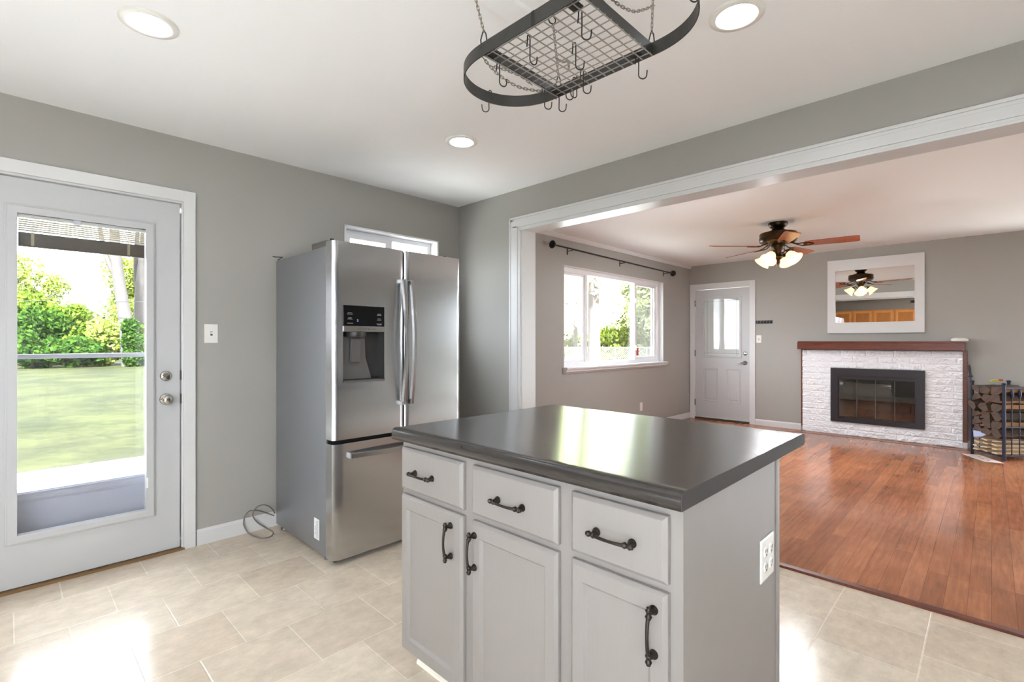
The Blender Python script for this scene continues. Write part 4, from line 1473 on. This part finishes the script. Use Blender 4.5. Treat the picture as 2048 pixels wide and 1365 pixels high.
for r_ in range(6):
    for c_ in range(3):
        pi_ = (k * 5 + r_) % 8
        if pi_ >= len(pm_obj) or pm_obj[pi_] is None:
            while len(pm_obj) <= pi_:
                pm_obj.append(None)
            o = build('firewood_log', protos[pi_], LM, None, 0, None, True)
            pm_obj[pi_] = o
        else:
            o = pm_obj[pi_].copy(); COL.objects.link(o)
        out = -.012 - rng.uniform(0, .022)
        if (r_, c_) == (3, 2): out = -.07
        if (r_, c_) == (3, 1): out = -.045
        o.location = rk(out, .066 + .108 * c_ + rng.uniform(-.006, .006), zr + rng.uniform(-.004, .004))
        o.rotation_euler = (rng.choice((0, .5, -.4, .9, 3.1)), 0, rz_ + rng.uniform(-.02, .02))
        tag(o, 'split firewood log in the %s row of the rack, end %s' % (rowname[r_], colname[c_]), 'log', 'firewood logs in the iron rack')
        k += 1
    zr += .088
# kindling under the logs
zk = .066
for i in range(12):
    L = rng.uniform(.34, .42)
    m = MB()
    h_ = rng.uniform(.014, .022); w_ = rng.uniform(.045, .075)
    m.prism([(-w_ / 2, -h_ / 2), (w_ / 2, -h_ / 2 + .003), (w_ / 2 - .006, h_ / 2), (-w_ / 2 + .004, h_ / 2 - .002)], 'x', 0, L)
    o = build('kindling_stick', m, M['kindling'], None, .001, None, True)
    lay, c_ = divmod(i, 3)
    o.location = rk(-.015 - rng.uniform(0, .03), .07 + .105 * c_ + rng.uniform(-.008, .008), zk + lay * .041 + rng.uniform(0, .006))
    o.rotation_euler = (rng.uniform(-.12, .12), 0, rz_ + rng.uniform(-.03, .03))
    tag(o, 'pale kindling stick, %s layer at the rack\'s foot, %s' % (('bottom', 'second', 'third', 'top')[lay], colname[c_]), 'kindling', 'kindling sticks under the logs')
m = MB()
m.prism([(-.20, -.075), (.18, -.07), (.20, .075), (-.17, .07)], 'z', 0, .003)
o = build('newspaper_sheet', m, [M['paper'], M['redprint']], None, 0, None, True)
o.location = rk(-.115, .115, .001); o.rotation_euler = (0, 0, .503)
tag(o, 'white printed sheet of newspaper on the floor under the log rack', 'newspaper')
pr = MB()
for (x, y) in ((-.10, .0), (-.03, .012), (.06, -.01)):
    pr.prism([(x - .011, y - .01), (x + .012, y - .012), (x + .014, y + .010), (x - .008, y + .013)], 'z', .0031, .0036)
build('red_print', pr, M['redprint'], o, 0, None, True)
m = MB()
m.add([(0, 0, 0), (.16, .02, .0), (.10, -.02, -.05), (.02, -.02, -.055), (0, .006, 0.002), (.16, .026, .002), (.10, -.014, -.048), (.02, -.014, -.053)], [(0, 1, 2, 3), (7, 6, 5, 4), (0, 4, 5, 1), (1, 5, 6, 2), (2, 6, 7, 3), (3, 7, 4, 0)])
o = build('blue_paper', m, M['bluepaper'], None, 0, None, True)
o.location = rk(-.035, .30, .262); o.rotation_euler = (0, 0, rz_ - 1.5)
tag(o, 'pale blue sheet of paper tucked between logs and kindling', 'paper')
m = MB().box(0, .10, -.02, .02, 0, .022)
m.cur = 1
m.box(.062, .101, -.0205, .0205, .003, .0225)
o = build('firelighter_packet', m, [pm('yellow_green_wrapper', (176, 176, 84), .5), M['redprint']], None, .003, None, True)
o.location = rk(.0, .14, .802); o.rotation_euler = (0, -.1, rz_ - .2)
tag(o, 'small yellow and red packet lying on top of the stacked logs', 'packet')
pk = thing('fireplace_poker', rk(-.035, RD - .02, 0), 'black-handled fireplace poker standing at the back post of the log rack', 'poker')
build('shaft', MB().tube([rk(-.03, RD - .02, .004), rk(-.03, RD - .02, .79), rk(-.03, RD - .018, .845)], .0055, 8), M['rackiron'], pk)
build('handle', MB().lathe([(.010, 0), (.020, .006), (.020, .014), (.012, .022), (.011, .05), (.0135, .09), (.012, .125), (.008, .135), (0, .137)], rk(-.03, RD - .018, .84), RU * -.16 + Vector((0, 0, 1)), 14), M['insert'], pk)

# ------------------------------------------------------------------ oak wall cabinets seen in the mirror
OC = None
for i in range(5):
    y0 = .98 + i * .49
    if OC is None:
        OC = thing('wall_cabinet', (XW, y0 + .245, 1.40), '', 'cabinet', 'oak wall cabinets seen in the mirror')
        build('carcass', MB().box(XW, XW + .30, y0, y0 + .488, 1.40, 2.13), M['oak'], OC, .002)
        m = MB()
        fo_ = onX_pos(XW + .30)
        m.ring(y0 + .030, y0 + .458, 1.425, 2.095, .055, 0, .022, fo_)
        dd = build('door', m, M['oakframe'], OC, .002)
        m = MB()
        m.nested([(y0 + .084, y0 + .404, 1.479, 2.041, .001), (y0 + .084, y0 + .404, 1.479, 2.041, .008)], fo_)
        build('door_panel', m, M['oakpanel'], dd)
        build('pull', MB().tube([(XW + .318, y0 + .44, 1.45), (XW + .34, y0 + .44, 1.46), (XW + .34, y0 + .44, 1.54), (XW + .318, y0 + .44, 1.55)], .004, 6), M['bronze'], dd)
        oc = OC
    else:
        oc = copy_tree(OC, (XW, y0 + .245, 1.40))
    oc['label'] = 'honey oak wall cabinet in the mirror, %s' % ('outside its right edge', 'rightmost door shown', 'second door from the right', 'third door from the right', 'leftmost door shown')[i]

# ------------------------------------------------------------------ outdoors
GZ = -.15
g = MB()
g.add([(-70, -60, GZ), (90, -60, GZ), (90, 110, GZ), (-70, 110, GZ)], [(0, 1, 2, 3)])
o = build('lawn', g, M['grass'], None, 0, (0, 0, 0))
tag(o, 'mown green lawn around the house', 'lawn', None, 'stuff')
p = MB().box(-4.5, 3.2, YK + .16, 7.15, GZ - .02, -.12)
tag(build('patio_slab', p, M['concrete'], None, .004, (0, 0, 0)), 'pale concrete patio slab outside the back door', 'patio', None, 'structure')

tag(build('bright_ground', MB().box(7.0, 19.0, 4.8, 15.0, GZ - .02, -.125), M['concrete'], None, .004, (0, 0, 0)), 'pale concrete slab added as bright ground in front of the chain-link fence', 'bright_ground', None, 'structure')  # added slab: makes the ground blow out and bounces light up
p = MB().box(-4.5, 13.0, -7.5, YS - .12, GZ - .02, -.12)  # added terrace, neutral bounce into the fill windows
tag(build('bounce_terrace', p, M['concrete'], None, .004, (0, 0, 0)), 'pale concrete terrace added to bounce light in at the sliding doors, outside the picture', 'patio', None, 'structure')
tag(build('bounce_rug', MB().box(3.1, 7.5, -2.45, -.80, 0, .012), pm('cream_bounce_rug', (222, 218, 210), .95, bump=(300, .4)), None, .004), 'large cream rug added to bounce light at the living room sliding doors, outside the picture', 'rug')  # unseen rug added as a neutral bounce over the red floor

tag(build('bounce_mat', MB().box(-2.25, -.55, -2.5, 1.9, 0, .008), pm('pale_bounce_mat', (238, 238, 239), .9), None, .003), 'large pale grey mat added to bounce light at the kitchen sliding doors, outside the picture', 'rug')  # unseen mat added to bounce neutral sunlight onto the ceiling

t_ = thing('fill_window_5', (XF, -1.52, .1), 'sliding doors added to light the living room right of the log rack, outside the picture', None, None, 'structure')  # added out of view to bring fill daylight into the living room
fe_ = lambda a, b, h: (XF - h, a, b)
build('frame', MB().ring(-2.5, -.55, .1, 2.2, .06, -.08, 0, fe_), M['vinyl'], t_, .003)
gg = MB(); gg.nested([(-2.45, -.6, .15, 2.15, -.04), (-2.45, -.6, .15, 2.15, -.036)], fe_)
build('glass_pane', gg, M['glass'], t_)

M['absorber'] = pm('grey_absorber_paint', (122, 122, 124), .5)  # for unseen cabinets added to cut the bounce off this wall
TC = None
for i in range(6):
    x0 = -.82 + i * .60
    lab = 'tall grey cabinet added to darken the wall right of the picture, ' + ('beside the sliding doors', 'second from the sliding doors', 'third from the sliding doors', 'third from the opening', 'second from the opening', 'nearest the opening')[i]
    if TC is None:
        TC = thing('absorber_cabinet', (x0 + .298, YS + .3, 0), lab, 'cabinet', 'tall grey cabinets outside the picture')
        build('carcass', MB().box(x0, x0 + .596, YS + .004, YS + .58, .09, 2.13).box(x0, x0 + .596, YS + .004, YS + .52, 0, .09), M['absorber'], TC, .002)
        for (za, zb) in ((.11, .90), (.92, 2.11)):
            m = MB(); fq = lambda a, b, h: (a, YS + .58 + h, b)
            m.nested([(x0 + .02, x0 + .576, za, zb, 0), (x0 + .02, x0 + .576, za, zb, .02), (x0 + .08, x0 + .516, za + .06, zb - .06, .02), (x0 + .09, x0 + .506, za + .07, zb - .07, .008)], fq)
            build('door', m, M['absorber'], TC, .002)
    else:
        copy_tree(TC, (x0 + .298, YS + .3, 0), None, lab)

def leaves(centres, nper, size, seed):
    R = np.random.RandomState(seed)
    V = []
    for (c, rad) in centres:
        n = max(20, int(2.2 * nper * rad[0] * rad[2]))
        d = R.normal(size=(n, 3)); d /= np.linalg.norm(d, axis=1)[:, None]
        q = R.uniform(.45, 1.0, size=(n, 1)) ** .5
        p = np.array(c)[None, :] + d * q * np.array(rad)[None, :]
        a = R.normal(size=(n, 3)); a /= np.linalg.norm(a, axis=1)[:, None]
        b_ = np.cross(a, R.normal(size=(n, 3))); b_ /= np.linalg.norm(b_, axis=1)[:, None]
        s_ = size * R.uniform(.6, 1.3, size=(n, 1))
        V.append(np.stack([p - a * s_, p + b_ * s_ * .55, p + a * s_, p - b_ * s_ * .55], 1).reshape(-1, 3))
    V = np.concatenate(V)
    m = MB()
    m.v = [tuple(x) for x in V]
    k = len(V) // 4
    m.f = [(4 * i, 4 * i + 1, 4 * i + 2, 4 * i + 3) for i in range(k)]
    m.s = [False] * k
    m.mi = [0] * k
    return m

def blobs(c, rad, n, seed):
    R = random.Random(seed)
    out = []
    for i in range(n):
        q = R.uniform(0, 2 * pi); h = R.uniform(-.98, .8); rr = sqrt(max(.3, 1 - h * h)) * R.uniform(.2, .72)
        p = (c[0] + rad[0] * rr * cos(q), c[1] + rad[1] * rr * sin(q), c[2] + rad[2] * h * .8)
        s_ = R.uniform(.30, .5)
        out.append((p, (rad[0] * s_, rad[1] * s_, rad[2] * s_ * .9)))
    return out

def plant(name, r, d, z0, z1, half, mat, label, cat, seed, nper=330, size=.13, group='shrubs and trees outdoors', trunk=None, nb=17):
    base = turned(r, d, GZ)
    t = thing(name, base, label, cat, group)
    cz, hz_ = (z0 + z1) / 2, (z1 - z0) / 2
    B = blobs((base.x, base.y, cz), (half, half, hz_), nb, seed)
    build('foliage', leaves(B, nper, size, seed), M[mat], t)
    m = MB()
    R = random.Random(seed)
    if trunk is None:
        for k in range(5):
            q = R.uniform(0, 2 * pi)
            tip = base + Vector((cos(q) * half * .6, sin(q) * half * .6, cz + hz_ * R.uniform(.2, .7) - GZ))
            m.tube([base, base.lerp(tip, .5) + Vector((R.uniform(-.1, .1), R.uniform(-.1, .1), .1)), tip], [.07, .05, .015], 6)
        build('stem', m, M['trunk'], t)
    else:
        m.tube([base, base + Vector((.05, .0, (cz - GZ) * .5)), base + Vector((0, .05, cz - GZ))], [trunk, trunk * .85, trunk * .5], 9)
        for k in range(5):
            q = R.uniform(0, 2 * pi)
            s_ = base + Vector((0, .02, (cz - GZ) * R.uniform(.55, .95)))
            e = s_ + Vector((cos(q) * half * .8, sin(q) * half * .8, hz_ * R.uniform(.3, .9)))
            m.tube([s_, s_.lerp(e, .5) + Vector((0, 0, .15)), e], [trunk * .4, trunk * .25, .02], 6)
        build('trunk', m, M['trunk'], t)
    return t

def offset_at(bearing, d):   # sideways offset of a sight line at distance d
    return (bearing - 1024.0) / 985.0 * d

# back garden, seen through the back door
plant('shrub', offset_at(46, 29), 29, GZ, 4.6, 1.7, 'leafA', 'tall green shrub at the left edge of the door glass', 'shrub', 1)
plant('shrub', offset_at(92, 28), 28, GZ, 3.4, 1.5, 'leafC', 'dark green shrub second from the left behind the lawn', 'shrub', 2)
plant('shrub', offset_at(134, 29), 29, GZ, 3.5, 1.6, 'leafA', 'mid green shrub in the middle of the hedge behind the lawn', 'shrub', 3)
plant('shrub', offset_at(178, 28.5), 28.5, GZ, 2.9, 1.5, 'leafA', 'mid green shrub between the hedge middle and the forked tree', 'shrub', 4)
plant('shrub', offset_at(216, 28), 28, GZ, 2.7, 1.3, 'leafB', 'yellow-green shrub just left of the forked tree', 'shrub', 6)
plant('shrub', offset_at(70, 25), 25, GZ, 1.9, 1.2, 'leafC', 'low dark shrub in front of the hedge at the left', 'shrub', 7)
plant('shrub', offset_at(160, 26), 26, GZ, 1.5, 1.3, 'leafC', 'low dark shrub in front of the hedge middle', 'shrub', 8)
plant('shrub', offset_at(-20, 29), 29, GZ, 5.0, 1.9, 'leafA', 'green shrub outside the left edge of the door glass', 'shrub', 17)
plant('shrub', offset_at(330, 30), 30, GZ, 3.0, 1.6, 'leafA', 'green shrub hidden behind the wall right of the back door', 'shrub', 19)
plant('leafy_tree', offset_at(52, 36), 36, 3.2, 8.2, 2.6, 'leafB', 'tall yellow-green tree rising over the hedge at the left', 'tree', 9, trunk=.16, nper=150)
plant('leafy_tree', offset_at(120, 50), 50, 1.0, 6.2, 3.4, 'leafD', 'pale hazy tree far behind the middle of the hedge', 'tree', 10, trunk=.2, nper=120, size=.17)
plant('leafy_tree', offset_at(205, 52), 52, .5, 6.0, 3.4, 'leafD', 'pale hazy tree far behind the forked trunk', 'tree', 12, trunk=.2, nper=120, size=.17)
plant('leafy_tree', offset_at(272, 44), 44, 1.5, 10.5, 3.0, 'leafB', 'yellow-green tree behind the two trunks', 'tree', 13, trunk=.2, nper=110, size=.16)

def trunk_tree(label, branches, seed, crown=None):
    base = Vector(branches[0][0][0])
    t = thing('forked_tree', base, label, 'tree', 'shrubs and trees outdoors')
    m = MB()
    for pts, rad in branches:
        m.tube(smooth_path(pts, 4), list(np.interp(np.linspace(0, 1, 4 * (len(pts) - 1) + 1), np.linspace(0, 1, len(rad)), rad)), 11)
    build('trunk', m, M['trunk'], t)
    if crown:
        build('foliage', leaves(crown, 90, .15, seed), M['leafE' if seed == 23 else 'leafB'], t)
    return t
def wp(px, d, z):
    return tuple(turned(offset_at(px, d), d, z))
trunk_tree('leaning grey tree trunk that forks, in the door glass', [
    ([wp(262, 27, GZ), wp(254, 27, 1.9), wp(246, 27, 3.2), wp(236, 27, 4.9), wp(231, 27, 6.4), wp(227, 27, 8.5), wp(224, 27, 11)], [.42, .33, .29, .27, .25, .2, .15]),
    ([wp(234, 27, 4.8), wp(218, 26.9, 5.5), wp(207, 26.8, 6.4), wp(198, 26.6, 7.6), wp(185, 26.4, 9.6)], [.2, .13, .12, .11, .06])], 21,
    [(wp(190, 26, 10.5), (3, 3, 1.6)), (wp(240, 27, 11.5), (3, 3, 1.6))])
trunk_tree('upright grey tree trunk at the right edge of the door glass', [
    ([wp(281, 30, GZ), wp(281, 30, 2.0), wp(283, 30, 4.2), wp(288, 30, 6.5), wp(292, 30, 9.5)], [.42, .36, .34, .26, .16]),
    ([wp(283, 30, 4.0), wp(274, 30, 5.0), wp(273, 30, 6.4), wp(276, 30, 8.4)], [.24, .16, .15, .09])], 22)
iv = thing('ivy', wp(266, 26.6, GZ), 'green ivy climbing the foot of the leaning forked trunk', 'ivy', 'shrubs and trees outdoors')
build('foliage', leaves([(wp(266, 26.6, .4), (.5, .5, .6)), (wp(264, 26.6, 1.2), (.48, .48, .7)), (wp(261, 26.6, 2.0), (.42, .42, .5))], 1500, .09, 31), M['leafC'], iv)
bl2 = MB().tube([wp(-120, 26, 3.45), wp(40, 26, 3.38), wp(170, 26, 3.30), wp(300, 26, 3.30), wp(460, 26, 3.4)], .014, 5)
tag(build('power_line', bl2, M['gasket']), 'thin overhead power line crossing the garden view', 'power line')
sh = thing('garden_shed', wp(330, 34, GZ), 'pale blue shed at the right edge of the door glass', 'shed')
def in_uv(r0, r1, d0, d1, z0, z1):
    m = MB()
    vs = [turned(r, d, z) for r in (r0, r1) for d in (d0, d1) for z in (z0, z1)]
    m.add(vs, [(0, 1, 3, 2), (4, 6, 7, 5), (0, 4, 5, 1), (2, 3, 7, 6), (0, 2, 6, 4), (1, 5, 7, 3)])
    return m
r0 = offset_at(283, 34)
build('wall', in_uv(r0, r0 + 5, 34, 38, GZ, 1.75), M['siding'], sh)
build('roof', in_uv(r0 - .25, r0 + 5.2, 33.7, 38.2, 1.75, 2.6), M['roof'], sh, .05)

# front garden, seen through the living room window
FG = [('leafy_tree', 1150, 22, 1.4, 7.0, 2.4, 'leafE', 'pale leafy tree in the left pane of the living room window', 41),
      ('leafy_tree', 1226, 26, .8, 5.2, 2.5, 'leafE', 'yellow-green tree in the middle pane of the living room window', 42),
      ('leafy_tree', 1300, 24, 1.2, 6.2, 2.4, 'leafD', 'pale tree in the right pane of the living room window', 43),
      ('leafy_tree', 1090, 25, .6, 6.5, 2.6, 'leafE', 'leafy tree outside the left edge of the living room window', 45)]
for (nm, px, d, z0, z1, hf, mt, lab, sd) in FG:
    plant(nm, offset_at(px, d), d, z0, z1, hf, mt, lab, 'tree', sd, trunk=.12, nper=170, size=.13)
for (px, d, z1, hf, mt, lab, sd) in ((1228, 25, 2.2, 1.3, 'leafB', 'green shrub behind the fence in the middle pane', 51), (1256, 25.5, 2.6, 1.2, 'leafB', 'green shrub behind the fence beside the right mullion', 52), (1140, 26, 1.9, 1.4, 'leafB', 'green shrub behind the fence in the left pane', 53), (1300, 25, 1.9, 1.3, 'leafB', 'green shrub behind the fence in the right pane', 54)):
    plant('shrub', offset_at(px, d), d, GZ, z1, hf, mt, lab, 'shrub', sd, nper=260, size=.11)
trunk_tree('thick tree trunk behind the left mullion of the living room window', [
    ([wp(1188, 17, GZ), wp(1188, 17, 1.6), wp(1187, 17, 2.9), wp(1190, 17, 4.2), wp(1196, 17, 6)], [.25, .20, .19, .16, .1]),
    ([wp(1188, 17, 2.8), wp(1215, 17, 3.7), wp(1245, 17, 4.0), wp(1272, 17, 3.4)], [.09, .07, .06, .02])], 23,
    [(wp(1180, 17, 3.2), (.8, .8, .5)), (wp(1200, 16.8, 3.6), (.9, .9, .4)), (wp(1240, 17, 4.0), (.8, .8, .3)), (wp(1165, 17, 4.0), (1.0, 1.0, .5)), (wp(1210, 17, 2.7), (.3, .3, .3))])
fe = thing('chain_link_fence', wp(1200, 21, GZ), 'low chain-link fence beyond the front lawn', 'fence')
ra, rb = offset_at(1040, 21), offset_at(1420, 21)
for i in range(7):
    r = ra + (rb - ra) * i / 6
    build('post', MB().tube([turned(r, 21, GZ), turned(r, 21, .98)], .03, 8), M['midgrey'], fe)
build('top_rail', MB().tube([turned(ra, 21, .96), turned(rb, 21, .96)], .02, 8), M['midgrey'], fe)
m = MB()
n = 90
for i in range(n):
    r = ra + (rb - ra) * i / n
    for s_ in (-1, 1):
        m.tube([turned(r, 21, GZ + .05), turned(r + s_ * 1.05, 21, .95)], .004, 3, caps=False)
build('wire_mesh', m, M['wire'], fe)['kind'] = 'stuff'
# beyond the front door
plant('leafy_tree', offset_at(1452, 21), 21, .6, 5.6, 2.2, 'leafC', 'leafy tree seen dimly through the front door glass', 'tree', 61, trunk=.12, nper=200)
